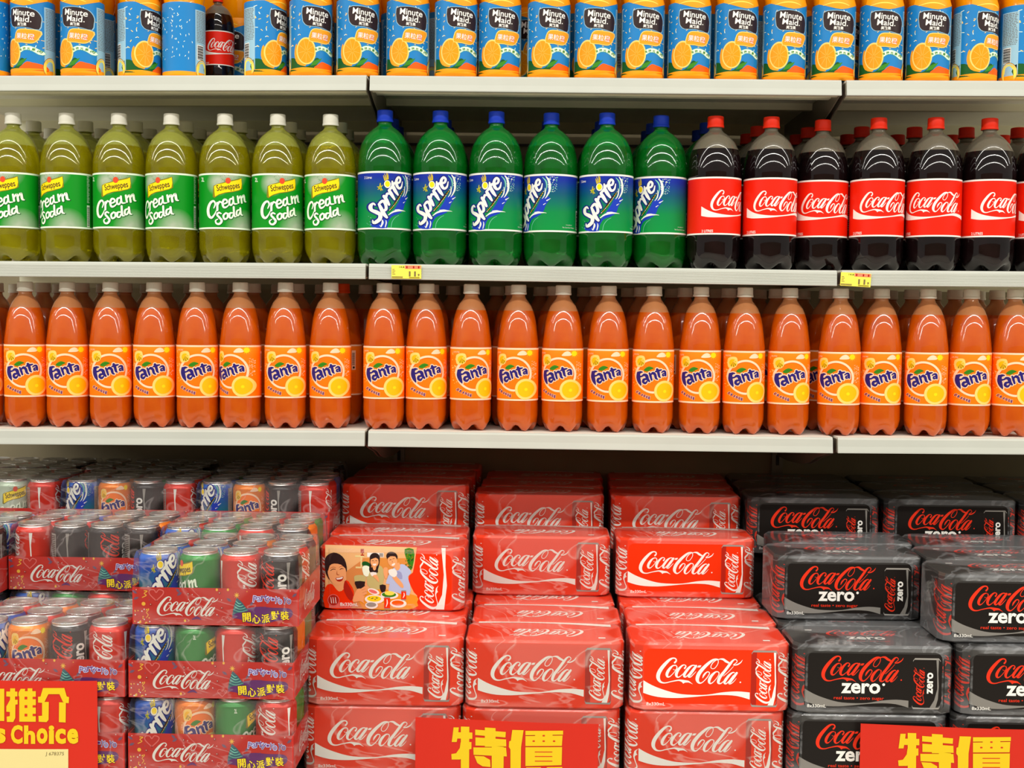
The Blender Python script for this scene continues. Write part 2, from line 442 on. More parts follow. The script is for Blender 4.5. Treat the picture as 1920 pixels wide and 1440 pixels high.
def empty(name, loc=(0, 0, 0), rz=0.0):
    o = bpy.data.objects.new(name, None); C.objects.link(o); o.location = loc; o.rotation_euler = (0, 0, rz)
    o.empty_display_size = 0.02
    return o
def dup(root, loc, rz=0.0):
    def rec(o, par):
        c = o.copy(); C.objects.link(c); c.parent = par
        for ch in kids.get(o, []): rec(ch, c)
        return c
    kids = {}
    def walk(o):
        kids[o] = list(o.children)
        for ch in kids[o]: walk(ch)
    walk(root)
    r = rec(root, None); r.location = loc; r.rotation_euler = (0, 0, rz)
    return r
def purge(root):
    for ch in list(root.children): purge(ch)
    bpy.data.objects.remove(root)
ORD = ['first', 'second', 'third', 'fourth', 'fifth', 'sixth', 'seventh', 'eighth', 'ninth', 'tenth', 'eleventh', 'twelfth', 'thirteenth',
       'fourteenth', 'fifteenth', 'sixteenth', 'seventeenth', 'eighteenth', 'nineteenth', 'twentieth', 'twenty-first', 'twenty-second',
       'twenty-third', 'twenty-fourth', 'twenty-fifth', 'twenty-sixth']

# ---------------------------------------------------------------- artwork traced in photo crops (y down)
def script_logo(col, L=2, dot=True):
    """the flowing white script wordmark; box about x 100..1890, y 105..660"""
    a = Art()
    S = lambda *p, **k: a.stroke(p, col, L, **k)
    S((482, 205, 38), (512, 165, 30), (497, 122, 26), (440, 112, 30), (370, 150, 50), (290, 230, 66), (210, 330, 76), (155, 430, 80), (140, 520, 76), (168, 592, 56), (222, 632, 34), (300, 638, 22), (400, 612, 20), (500, 590, 24), (580, 578, 30), (640, 590, 48), (700, 600, 52), (770, 604, 36), (820, 630, 16), (860, 655, 4))
    a.poly([(620, 600), (720, 620), (690, 632), (665, 650), (650, 630)], col, L)
    S((505, 262, 18), (440, 275, 30), (370, 350, 54), (325, 440, 60), (332, 500, 44), (375, 508, 22), (440, 450, 14), (510, 360, 16), (530, 300, 20), (505, 262, 18))
    S((450, 345, 8), (485, 362, 9), (530, 340, 12))
    S((690, 322, 34), (715, 280, 24), (690, 252, 18), (640, 264, 30), (560, 350, 54), (520, 440, 58), (527, 496, 44), (568, 512, 24), (640, 460, 14), (690, 400, 12))
    S((905, 262, 24), (850, 258, 24), (780, 310, 48), (700, 420, 56), (682, 485, 48), (715, 505, 24), (780, 440, 16), (860, 330, 16))
    S((928, 268, 44), (870, 350, 56), (800, 450, 56), (775, 495, 42), (815, 505, 20), (880, 440, 14), (925, 390, 8))
    a.poly([(948, 302), (972, 258), (1036, 254), (1012, 298)], col, L)
    S((1385, 190, 14), (1360, 250, 14), (1310, 312, 14), (1260, 322, 14), (1232, 290, 16), (1250, 230, 16), (1300, 165, 18), (1360, 128, 20))
    S((1400, 126, 14), (1340, 117, 26), (1270, 140, 44), (1180, 210, 58), (1080, 310, 70), (990, 430, 76), (955, 540, 74), (975, 608, 50), (1022, 632, 28), (1080, 600, 18), (1160, 510, 18), (1205, 430, 18), (1195, 397, 20), (1150, 395, 24), (1092, 460, 36), (1066, 522, 10))
    S((1340, 117, 20), (1380, 140, 16), (1385, 190, 14))
    S((1375, 130, 10), (1430, 114, 24), (1490, 122, 44), (1540, 158, 50), (1605, 192, 38))
    S((1382, 385, 18), (1330, 392, 30), (1250, 470, 54), (1205, 560, 58), (1208, 622, 42), (1250, 632, 22), (1320, 570, 14), (1390, 470, 14), (1405, 412, 20), (1382, 385, 18))
    S((1775, 148, 16), (1742, 118, 18), (1690, 140, 34), (1620, 230, 54), (1520, 370, 56), (1430, 490, 62), (1393, 590, 58), (1405, 628, 40), (1450, 630, 22), (1500, 585, 14))
    S((1775, 145, 14), (1765, 180, 14), (1705, 228, 16))
    S((1885, 125, 5), (1850, 180, 20), (1780, 226, 26), (1705, 240, 18))
    S((1700, 268, 9), (1600, 382, 11), (1500, 472, 12))
    S((1720, 398, 22), (1690, 395, 24), (1620, 450, 46), (1540, 560, 56), (1522, 618, 46), (1560, 634, 24), (1620, 570, 16), (1700, 460, 16))
    S((1772, 404, 44), (1710, 490, 56), (1640, 590, 56), (1622, 628, 40), (1660, 632, 18), (1720, 580, 12), (1765, 520, 6))
    if dot: a.ell(1850, 600, 16, 16, col, L, 10)
    return a
LOGO = {c: script_logo(c) for c in ('white', 'logo_red')}
def logo(dst, col, x0, y0, x1, y1, L=2, up=1, vertical=False, flip=False, src='white'):
    """fit the wordmark in a box of dst (dst y up when up = 1); vertical: reads upwards"""
    A = LOGO.get(col) or LOGO['white']
    rm = None if col in LOGO else {'white': col}
    def f(x, y):
        a, b = (x - 100) / 1790.0, 1 - (y - 105) / 555.0
        if flip: a, b = 1 - a, 1 - b
        if vertical: a, b = 1 - b, a
        return (x0 + a * (x1 - x0), (y0 + b * (y1 - y0)) if up == 1 else (y1 - b * (y1 - y0)))
    dst.put(A, f, L - 2, rm)

# ---- cola bottle label (u = metres round the bottle from the wordmark's left end, v = metres up)
def cola_label(R, h):
    a = Art()
    a.rect(-PI * R, 0, PI * R, h, 'cola_red', 0)
    a.rect(-PI * R, 0, PI * R, 0.003, 'white', 1); a.rect(-PI * R, h - 0.0032, PI * R, h, 'white', 1)
    logo(a, 'white', 0.0, h - 0.066, 0.112, h - 0.026)
    up_ = crom([(-0.018, h - 0.057), (-0.004, h - 0.065), (0.012, h - 0.0705), (0.035, h - 0.0735), (0.06, h - 0.0725), (0.085, h - 0.068), (0.1, h - 0.0665), (0.128, h - 0.071)], 4)
    lo_ = crom([(-0.018, h - 0.0755), (-0.004, h - 0.078), (0.012, h - 0.0785), (0.035, h - 0.0775), (0.06, h - 0.0745), (0.085, h - 0.0715), (0.1, h - 0.072), (0.128, h - 0.078)], 4)
    a.poly(up_ + lo_[::-1], 'white', 2)
    a.text('2 LITRES', -0.0165, 0.0045, 0.006, 0.0095, 'white', 2, 0.01, up=1)
    for k in range(16):
        a.rect(-0.125, 0.02 + k * 0.0045, -0.1, 0.0215 + k * 0.0045, 'white', 2)
    a.rect(-0.094, 0.03, -0.072, 0.075, 'white', 2)
    for k in range(13):
        a.rect(-0.092 + k * 0.00145, 0.033, -0.0915 + k * 0.00145 + 0.0004 * (k % 3), 0.072, 'black', 3)
    return a
def cyl_trace(cx, Rpx, R, scale, ybot, ktop=0, kbot=0, y0=0, y1=1):
    """pixels of a frontal crop -> label metres, undoing the roundness of the bottle"""
    def T(x, y):
        s = max(-1.3, min(1.3, (x - cx) / Rpx))
        th = math.asin(max(-0.97, min(0.97, s))) if abs(s) < 0.97 else math.copysign(math.asin(0.97) + (abs(s) - 0.97) * 1.6, s)
        t = (y - y0) / (y1 - y0); k = ktop * (1 - t) + kbot * t
        return (th * R, (ybot - (y - k * (1 - math.cos(th)))) * scale)
    return T
# ---- blue-to-green soda label
def sprite_art(T):
    a = Art(T); W = 'sprite_white'; B = 'outline_blue'
    a.poly([(430, 1000), (520, 880), (640, 700), (690, 600), (790, 560), (860, 590), (830, 660), (780, 740), (740, 850), (640, 930), (520, 980), (430, 1060), (400, 1215), (180, 1215), (160, 1120), (280, 1000)], 'sprite_blue', 1, smooth=3)
    for (p, g) in (([(400, 1215, 14), (430, 1080, 14), (520, 960, 14), (700, 900, 8)], 'sprite_blue'), ([(480, 1215, 8), (500, 1100, 8), (560, 1010, 8), (640, 960, 5)], 'mint')):
        a.stroke(p, g, 1)
    letters = [
        [(212, 790, 24), (188, 762, 32), (155, 815, 48), (165, 890, 54), (230, 925, 72), (290, 970, 66), (285, 1050, 62), (235, 1110, 60), (195, 1140, 34), (182, 1085, 16)],
        [(272, 770, 40), (310, 860, 62), (350, 950, 70), (400, 1012, 48)], [(285, 745, 40), (335, 702, 52), (378, 765, 52), (388, 850, 52), (350, 892, 40)],
        [(352, 612, 56), (395, 680, 64), (440, 765, 46)], [(385, 640, 40), (405, 560, 44), (440, 560, 30)],
        [(448, 505, 58), (490, 572, 66), (545, 655, 40)],
        [(498, 315, 30), (515, 410, 62), (565, 500, 66), (615, 565, 38)], [(430, 490, 30), (480, 440, 48), (540, 345, 40), (550, 330, 24)],
        [(595, 340, 36), (650, 322, 42), (668, 262, 44), (628, 226, 44), (585, 285, 54), (590, 380, 62), (640, 440, 48), (695, 405, 36), (716, 310, 18)]]
    for p in letters:
        a.stroke(p, B, 2, grow=22); a.stroke(p, W, 4)
    a.ell(410, 375, 74, 86, B, 3); a.ell(410, 375, 60, 74, W, 4); a.ell(410, 370, 44, 58, 'yellow', 5)
    for p in ([(365, 305, 18), (350, 250, 16), (340, 215, 8)], [(385, 290, 20), (372, 220, 16), (355, 180, 6)], [(410, 280, 22), (402, 210, 18), (388, 165, 8)], [(425, 275, 10), (420, 200, 12), (405, 160, 6)]):
        a.stroke(p, 'flag', 3); a.stroke(p, 'olive', 4, wmul=0.35)
    for p in ([(250, 440, 14), (285, 455, 26), (325, 495, 12)], [(290, 370, 12), (288, 440, 24), (300, 510, 10)], [(255, 490, 10), (290, 450, 18), (330, 400, 8)]):
        a.stroke(p, 'flag', 3); a.stroke(p, 'leaf', 4, wmul=0.4)
    a.stroke([(448, 878, 34), (530, 770, 34), (600, 650, 34), (680, 545, 36), (755, 450, 20)], 'mm_brown', 5)
    rnd = random.Random(4)
    for k in range(13):
        t = k / 12.0; x = 455 + 290 * t; y = 868 - 405 * t + 20 * math.sin(t * PI)
        a.stroke([(x - 8, y + 9, 7), (x + 9, y - 8 - 6 * rnd.random(), 9)], 'flag' if k % 3 else W, 6)
    for p, c in (([(785, 180, 16), (830, 250, 34), (850, 350, 40), (845, 460, 34), (800, 560, 20), (770, 600, 6)], W), ([(720, 190, 10), (780, 260, 26), (800, 350, 22), (790, 450, 8)], 'mint'),
                 ([(770, 400, 10), (775, 470, 20), (760, 540, 20), (720, 600, 8)], W), ([(815, 380, 8), (810, 470, 16), (780, 540, 10)], 'sprite_blue')):
        a.stroke(p, c, 3)
    for k in range(5):
        x, y = 830 + 6 * k - (3 * k if k > 2 else 0), 210 + 42 * k
        a.poly([(x - 26, y - 10), (x + 22, y + 18), (x - 6, y + 30)], W, 4)
    for p in ([(430, 965, 12), (520, 900, 30), (640, 868, 34), (760, 872, 12), (800, 882, 4)], [(805, 640, 22), (865, 605, 6)], [(745, 715, 16), (785, 690, 6)], [(560, 860, 14), (640, 850, 12), (690, 858, 6)]):
        a.stroke(p, W, 3)
    for p in ([(305, 1200, 16), (330, 1120, 34), (325, 1070, 14)], [(375, 1200, 14), (392, 1120, 20), (385, 1070, 8)], [(285, 1175, 8), (300, 1200, 12)]):
        a.stroke(p, W, 4)
    for k in range(95):
        x = 850 + 120 * rnd.random() ** 1.5; y = 190 + 290 * rnd.random() ** 1.3
        a.ell(x - (y - 190) * 0.02, y, 4 + 3 * rnd.random(), 5 + 3 * rnd.random(), 'mint' if k % 3 else W, 2, 6)
    for k in range(26):
        x = 110 + 60 * rnd.random(); y = 1000 + 195 * rnd.random(); a.ell(x, y, 4, 6, 'leaf' if k % 2 else 'mint', 2, 6)
    return a
def sprite_label(R, h):
    a = Art(); W = 'white'
    a.rect(-PI * R, 0, PI * R, h, 'sprite_bg', 0)
    a.rect(-PI * R, 0, PI * R, 0.0032, W, 1); a.rect(-PI * R, h - 0.0036, PI * R, h, W, 1)
    T = cyl_trace(590, 525, R, h / 1120.0, 1240, 75, 45, 130, 1240)
    a.items += sprite_art(T).items
    a.text('2 Litres', -0.068, h - 0.0145, -0.050, h - 0.0095, W, 2, 0.01, up=1)
    a.text('2 Litres', 0.098, h - 0.0145, 0.116, h - 0.0095, W, 2, 0.01, up=1)
    a.text('A member of', 0.062, 0.0135, 0.078, 0.0155, W, 2, 0.0, up=1)
    a.text('The Coca-Cola Company', 0.054, 0.0075, 0.086, 0.0105, W, 2, 0.0, up=1, shear=0.2)
    a.rect(0.094, 0.006, 0.106, 0.044, W, 2)
    for k in range(14): a.rect(0.0948, 0.008 + k * 0.0024, 0.1052, 0.0092 + k * 0.0024 + 0.0004 * (k % 3), 'black', 3)
    for k in range(15): a.rect(0.0955, 0.05 + k * 0.0035, 0.1045 - 0.003 * (k % 4 == 2), 0.0513 + k * 0.0035, 'mint', 2)
    return a
# ---- cream soda label
def cs_art(T, shadow=True):
    a = Art(T); P = 'cream_white'
    strokes = [
        [(340, 860, 20), (368, 780, 30), (332, 725, 38), (270, 770, 46), (230, 880, 52), (240, 1000, 52), (292, 1050, 44), (350, 990, 28), (388, 910, 16)],
        [(408, 760, 44), (408, 900, 40)], [(415, 800, 30), (450, 735, 36), (492, 755, 24)],
        [(510, 782, 26), (590, 750, 32), (590, 702, 34), (540, 692, 38), (508, 760, 42), (532, 840, 40), (590, 830, 28), (645, 770, 18)],
        [(700, 665, 30), (648, 690, 38), (642, 775, 40), (685, 790, 32), (722, 700, 22)], [(712, 640, 36), (728, 760, 36), (795, 765, 18)],
        [(800, 620, 36), (818, 745, 36)], [(818, 680, 20), (860, 612, 34), (882, 745, 34)], [(880, 665, 20), (920, 592, 34), (938, 705, 34), (962, 722, 22)],
        [(480, 965, 24), (435, 948, 36), (402, 990, 38), (450, 1045, 42), (492, 1105, 44), (450, 1165, 40), (392, 1160, 34), (374, 1105, 28), (420, 1072, 14)],
        [(575, 950, 32), (525, 1000, 38), (545, 1070, 36), (602, 1040, 32), (602, 970, 30), (575, 950, 24), (640, 965, 16)],
        [(705, 945, 24), (652, 955, 36), (642, 1030, 38), (688, 1042, 30), (722, 960, 22)], [(724, 830, 38), (736, 1000, 36), (775, 1015, 18)],
        [(838, 880, 26), (788, 905, 34), (782, 980, 36), (822, 985, 30), (852, 900, 22)], [(852, 850, 36), (866, 965, 34), (900, 985, 18)]]
    for p in strokes:
        a.stroke(p, 'dark_green', 2, grow=5, dx=7, dy=9); a.stroke(p, P, 4)
    a.poly([(350, 665), (318, 640), (332, 430), (400, 395), (880, 262), (895, 470), (860, 500), (700, 545), (560, 565), (440, 605)], 'olive', 2)
    a.poly([(362, 640), (345, 440), (400, 402), (500, 382), (600, 352), (680, 335), (750, 318), (820, 300), (872, 272), (882, 380), (868, 470), (830, 498), (700, 530), (560, 552), (440, 592)], 'flag', 4)
    a.ell(616, 322, 52, 58, 'spot_red', 6)
    a.text('Schweppes', 392, 378, 842, 532, 'mm_brown', 6, 0.012, rot=-0.17)
    a.text('2L', 100, 275, 152, 355, P, 4, 0.02)
    rnd = random.Random(8)
    for k in range(40):
        a.ell(460 + 420 * rnd.random(), 195 + 150 * rnd.random(), 4, 5, 'dark_green', 1, 6)
    return a
def cs_label(R, h):
    a = Art(); W = 'cream_white'
    a.rect(-PI * R, 0, PI * R, h, 'cs_bg', 0)
    a.rect(-PI * R, 0, PI * R, 0.0032, W, 1); a.rect(-PI * R, h - 0.0034, PI * R, h, W, 1)
    a.items += cs_art(cyl_trace(560, 520, R, h / 1085.0, 1262, 50, 25, 177, 1262)).items
    a.rect(0.082, 0.004, 0.090, 0.047, W, 2)
    for k in range(16): a.rect(0.0825, 0.006 + k * 0.0024, 0.0895, 0.0072 + k * 0.0024, 'black', 3)
    for k in range(18): a.rect(0.0825, 0.052 + k * 0.003, 0.0895 - 0.002 * (k % 3 == 1), 0.053 + k * 0.003, W, 2)
    return a
# ---- orange soda label
def fanta_art(T, low=True):
    a = Art(T)
    a.ring(415, 645, 326, 288, 'peach', 2, 48); a.ring(415, 645, 288, 278, 'deep_orange', 2, 48)
    a.ell(415, 645, 278, 278, 'orange', 1, 40)
    a.poly([(110, 470), (100, 330), (150, 275), (235, 275), (262, 330), (262, 400), (230, 460), (170, 485)], 'slice_rim', 3, smooth=3)
    a.ell(185, 385, 60, 72, 'slice_yellow', 4)
    for an in (-0.9, -0.2, 0.5, 1.2, 1.9):
        a.poly([(185, 365), (185 + 66 * math.cos(an), 385 + 76 * math.sin(an)), (185 + 64 * math.cos(an + 0.28), 385 + 76 * math.sin(an + 0.28))], 'olive' if an > 0 else 'slice_rim', 5)
    a.poly([(480, 290), (500, 245), (540, 215), (590, 205), (640, 235), (650, 285)], 'peach', 2, smooth=3)
    for k in range(12):
        t = k * PI / 6; a.poly([(700 + 30 * math.cos(t - 0.3), 250 + 30 * math.sin(t - 0.3)), (700 + 84 * math.cos(t), 250 + 84 * math.sin(t)), (700 + 30 * math.cos(t + 0.3), 250 + 30 * math.sin(t + 0.3))], 'slice_yellow', 2)
    a.ell(700, 250, 46, 50, 'yellow', 3)
    rnd = random.Random(2)
    for k in range(46):
        a.ell(740 + 75 * rnd.random(), 400 + 330 * rnd.random(), 3 + 5 * rnd.random(), 4 + 5 * rnd.random(), 'peach', 1, 6)
    for k in range(40):
        a.ell(50 + 90 * rnd.random(), 230 + 620 * rnd.random(), 3 + 6 * rnd.random(), 4 + 6 * rnd.random(), 'slice_rim', 1, 6)
    a.poly([(240, 540), (272, 500), (305, 478), (345, 466), (390, 478), (425, 500), (380, 520), (330, 555), (280, 562)], 'leaf', 5, smooth=2)
    a.stroke([(250, 540, 3), (330, 508, 5), (420, 498, 3)], 'dark_green', 6)
    L = [[(150, 600, 56), (150, 690, 70), (170, 770, 60), (195, 825, 22)], [(150, 612, 50), (182, 582, 44), (218, 578, 22)], [(165, 672, 34), (215, 655, 30)],
         [(212, 660, 22), (248, 628, 46), (292, 640, 60), (312, 700, 56), (345, 742, 36)], [(300, 705, 30), (248, 715, 44), (235, 762, 44), (272, 785, 38), (304, 748, 28)],
         [(345, 590, 32), (365, 640, 44), (388, 715, 36)], [(368, 625, 26), (408, 586, 44), (448, 612, 50), (468, 680, 46), (500, 704, 22)],
         [(488, 520, 50), (512, 580, 52), (530, 650, 42), (556, 672, 16)], [(455, 562, 24), (505, 545, 44), (570, 528, 26)],
         [(572, 578, 20), (610, 553, 34), (640, 565, 40), (650, 620, 40), (660, 645, 18)], [(640, 598, 24), (600, 605, 30), (600, 638, 30), (634, 634, 22)]]
    for p in L:
        a.stroke(p, 'peach', 3, grow=17); a.stroke(p, 'navy', 7)
    a.ell(632, 928, 194, 196, 'slice_rim', 5, 40); a.ell(636, 928, 150, 152, 'slice_yellow', 6, 36); a.ell(640, 935, 30, 30, 'yellow', 7, 14)
    if low:
        for i, ch in enumerate('ORANGE'):
            t = i / 5.0; x = 132 + 215 * t; y = 958 + 96 * t ** 0.8; r = 0.62 - 0.5 * t
            a.text(ch, x - 23, y - 31, x + 22, y + 31, 'peach', 3, 0.05, rot=r)
            a.text(ch, x - 17, y - 26, x + 18, y + 26, 'navy', 5, 0.035, rot=r)
    return a
def fanta_label(R, h):
    a = Art(); W = 'peach'
    a.rect(-PI * R, 0, PI * R, h, 'fanta_label', 0)
    a.rect(-PI * R, 0, PI * R, 0.0032, W, 1); a.rect(-PI * R, h - 0.0034, PI * R, h, W, 1)
    a.items += fanta_art(cyl_trace(445, 400, R, h / 990.0, 1145, 14, 22, 155, 1145)).items
    a.text('1.25 LITRE', -0.052, h - 0.011, -0.034, h - 0.008, W, 2, 0.0, up=1)
    a.rect(0.0655, 0.052, 0.0755, 0.092, W, 2)
    for k in range(13): a.rect(0.0665, 0.062 + k * 0.002, 0.0728, 0.063 + k * 0.002, 'black', 3)
    a.ell(0.0705, 0.057, 0.0025, 0.0025, 'black', 3, 10)
    for j in range(3):
        for k in range(12): a.rect(0.066 + 0.0036 * j, 0.008 + k * 0.0033, 0.0684 + 0.0036 * j, 0.0096 + k * 0.0033 + 0.0006 * (k % 2), 'deep_orange', 2)
    return a
# ---- orange juice sleeve
def mm_label(R, h):
    a = Art(); rnd = random.Random(11)
    cuts = [0, 0.0012, 0.0028, 0.0045, 0.0062, h - 0.016, h - 0.012, h - 0.008, h - 0.004, h]
    for q0, q1 in zip(cuts[:-1], cuts[1:]): a.rect(-PI * R, q0, PI * R, q1, 'mm_blue', 0)
    for q0, q1 in zip(cuts[:4], cuts[1:5]): a.rect(-PI * R, q0, PI * R, q1, 'mm_orange', 1)
    a.rect(-PI * R, 0.0062, PI * R, 0.012, 'mm_orange', 1)
    T = cyl_trace(468, 392, R, 1.068e-3 / 9.93, 1390)
    b = Art(T)
    for k in range(60):
        x, y, t = 90 + 760 * rnd.random(), 110 + 760 * rnd.random(), rnd.random() * 3
        b.stroke([(x, y, 9), (x + 22 * math.cos(t), y + 34 * math.sin(t), 11)], 'cream_white' if k % 2 else 'slice_rim', 1, n=1, cap=3)
    b.poly([(80, 1100), (140, 1080), (200, 1130), (280, 1215), (350, 1250), (450, 1200), (520, 1100), (560, 1085), (600, 1120), (540, 1230), (520, 1290), (80, 1310)], 'dark_green', 2, smooth=2)
    b.poly([(430, 1235), (480, 1150), (640, 1085), (600, 1150), (540, 1210)], 'leaf', 3)
    b.poly([(500, 1290), (560, 1210), (640, 1150), (720, 1165), (800, 1180), (860, 1210), (880, 1300)], 'deep_orange', 3, smooth=2)
    b.poly([(80, 1275), (300, 1262), (600, 1275), (900, 1262), (900, 1400), (80, 1400)], 'mm_orange', 4)
    b.poly([(190, 830), (160, 950), (165, 1080), (210, 1190), (300, 1235), (360, 1215), (240, 1000)], 'mm_orange', 4, smooth=2)
    b.ell(360, 970, 168, 242, 'slice_rim', 5, 36, rot=-0.05); b.ell(358, 972, 146, 216, 'flesh_orange', 6, 36, rot=-0.05)
    for k in range(9):
        t = k * 2 * PI / 9 + 0.2; b.stroke([(360 + 18 * math.cos(t), 972 + 24 * math.sin(t), 3), (360 + 138 * math.cos(t), 972 + 206 * math.sin(t), 3)], 'slice_rim', 7, n=1, cap=2)
    bd = [(285, 190), (440, 165), (600, 172), (740, 205), (800, 260), (828, 350), (825, 450), (805, 575), (700, 560), (560, 535), (380, 528), (310, 470), (288, 400)]
    b.poly(bd, 'mm_pale', 5, smooth=2)
    cx, cy = 560, 365
    b.poly([(cx + (x - cx) * 0.965, cy + (y - cy) * 0.95) for x, y in bd], 'mm_brown', 6, smooth=2)
    b.text('Minute', 362, 215, 755, 328, 'white', 8, 0.012, rot=0.09); b.text('Maid', 405, 332, 680, 438, 'white', 8, 0.012, rot=0.09)
    b.ell(702, 436, 10, 10, 'white', 8, 8)
    b.text('美粒果', 470, 452, 640, 512, 'white', 8, 0.02, rot=0.06)
    ob = [(405, 795), (415, 670), (455, 590), (530, 562), (680, 570), (822, 592), (808, 700), (760, 800), (680, 828), (560, 812)]
    b.poly(ob, 'slice_rim', 7, smooth=2); cx, cy = 615, 695
    b.poly([(cx + (x - cx) * 0.94, cy + (y - cy) * 0.9) for x, y in ob], 'mm_orange', 8, smooth=2)
    b.text('果粒橙', 444, 636, 756, 756, 'spot_red', 9, 0.02, rot=0.08); b.text('果粒橙', 450, 642, 750, 750, 'white', 10, 0.006, rot=0.08)
    b.poly([(200, -90), (200, 30), (300, 70), (400, 105), (500, 135), (600, 150), (700, 130), (780, 95), (880, 30), (880, -90)], 'mm_orange', 3, smooth=1)
    b.stroke([(280, 66, 8), (400, 40, 14), (520, 32, 16), (640, 45, 14), (730, 75, 8)], 'tag_yellow', 4)  # painted highlight arc across the orange top
    arc = [(515, 955), (580, 915), (660, 905), (740, 930), (815, 985)]
    b.stroke([(x, y, 82) for x, y in arc], 'mint', 3, cap=3); b.stroke([(x, y, 66) for x, y in arc], 'cream_white', 4, cap=3)
    P = crom(arc, 2)
    for i, ch in enumerate('有陽光果肉'):
        x, y = P[min(len(P) - 1, i * 2)] if i < 4 else arc[-1]
        x = 530 + i * 68; y = 948 - 42 * math.sin((i + 0.5) / 5 * PI) + 22 * i / 4
        b.text(ch, x - 24, y - 22, x + 26, y + 26, 'leaf', 6, 0.02, rot=-0.25 + 0.15 * i)
    a.items += b.items
    # side panels with small print, barcode and a slice near the base
    for (u0, u1, bc) in ((0.052, 0.092, False), (-0.086, -0.05, True)):
        a.rect(u0, 0.012, u1, h - 0.012, 'mm_pale', 2)
        for k in range(26):
            y = h - 0.016 - k * 0.0031
            if bc and y < 0.07: break
            x = u0 + 0.003
            while x < u1 - 0.005:
                l = 0.002 + 0.005 * rnd.random(); a.rect(x, y, min(x + l, u1 - 0.002), y + 0.0013, 'midgrey', 3); x += l + 0.0012
        if bc:
            a.rect(u0 + 0.004, 0.036, u1 - 0.014, 0.066, 'white', 3)
            for k in range(15): a.rect(u0 + 0.005, 0.0375 + k * 0.0018, u1 - 0.015, 0.0384 + k * 0.0018 + 0.0003 * (k % 3), 'black', 4)
    for uc in (0.066, -0.068):
        a.ell(uc, 0.017, 0.0172, 0.0205, 'mm_brown', 4, 30); a.ell(uc, 0.017, 0.0166, 0.0198, 'slice_rim', 5, 30); a.ell(uc, 0.016, 0.0145, 0.0175, 'tag_yellow', 6, 30)
    a.rect(-PI * R, 0, PI * R, 0.0028, 'mm_orange', 7)
    for k in range(70):
        u = (-1 if k % 2 else 1) * (0.092 + 0.04 * rnd.random()); v = 0.03 + (h - 0.04) * rnd.random(); t = rnd.random() * 3
        a.stroke([(u, v, 0.0009), (u + 0.002 * math.cos(t), v + 0.003 * math.sin(t), 0.0011)], 'cream_white', 2, n=1, cap=3)
    return a
def fix_small(a): return a

# ---- upright picture of a can, used on the cartons (box in metres)
def can_picture(a, x0, y0, x1, y1, dark, L=4):
    w_ = x1 - x0; h_ = y1 - y0
    f = lambda s, t: (x0 + s * w_, y0 + t * h_)
    a.poly([f(0.04, 0), f(0.96, 0), f(1, 0.04), f(1, 0.95), f(0.93, 1), f(0.07, 1), f(0, 0.95), f(0, 0.04)], 'grey' if dark else 'grey', L)
    a.poly([f(0.03, 0.035), f(0.5, 0.02), f(0.97, 0.035), f(1, 0.07), f(1, 0.93), f(0.95, 0.968), f(0.05, 0.968), f(0, 0.93), f(0, 0.07)], 'carton_black' if dark else 'dark_red', L + 1)
    if not dark: a.poly([f(0.2, 0.03), f(0.9, 0.03), f(0.94, 0.07), f(0.94, 0.93), f(0.9, 0.965), f(0.2, 0.965)], 'carton_red', L + 2)
    a.poly([f(0.84, 0.965), f(0.93, 0.965), f(0.92, 0.7), f(0.95, 0.45), f(0.93, 0.2), f(0.85, 0.03), f(0.64, 0.03), f(0.8, 0.18), f(0.9, 0.4), f(0.88, 0.7)], 'zgrey' if dark else 'white', L + 3)
    if dark:
        logo(a, 'logo_red', x0 + 0.03 * w_, y0 + 0.08 * h_, x0 + 0.44 * w_, y0 + 0.82 * h_, L + 4, vertical=True)
        b = Art(lambda X, Y: (X, Y)); vs, fs, asp = text_tris('zero', 0.03)
        a.items.append(([(x0 + w_ * (0.74 - 0.22 * y), y0 + h_ * (0.3 + 0.42 * x)) for x, y in vs], fs, 'white', L + 4))
    else:
        logo(a, 'white', x0 + 0.16 * w_, y0 + 0.06 * h_, x0 + 0.76 * w_, y0 + 0.86 * h_, L + 4, vertical=True)
# ---- carton fronts; origin at the middle of the bottom edge, metres
CW, CH, CD = 0.270, 0.1175, 0.134
def wave(a, x0, x1, m, y=0.0, L=2):
    f = lambda s, v: (x0 + s * (x1 - x0), y + v)
    up_ = [(0, 0.0515), (0.08, 0.0435), (0.18, 0.0365), (0.32, 0.0297), (0.46, 0.0278), (0.6, 0.0285), (0.74, 0.0329), (0.88, 0.0350), (1, 0.0335)]
    lo_ = [(0, 0.0300), (0.08, 0.0255), (0.18, 0.0225), (0.32, 0.0220), (0.46, 0.0240), (0.6, 0.0268), (0.74, 0.0285), (0.88, 0.0272), (1, 0.0215)]
    a.poly([f(*p) for p in crom(up_, 3)] + [f(*p) for p in crom(lo_, 3)[::-1]], m, L)
def red_front(kind=0):
    a = Art()
    logo(a, 'white', -0.092, 0.045, 0.054, 0.090)
    wave(a, -0.1135, 0.067, 'white', -0.001)
    can_picture(a, 0.069, 0.008, 0.1135, 0.105, False)
    a.text('8x330mL', -0.108, 0.0075, -0.076, 0.0130, 'white', 2, 0.01, up=1)
    return a
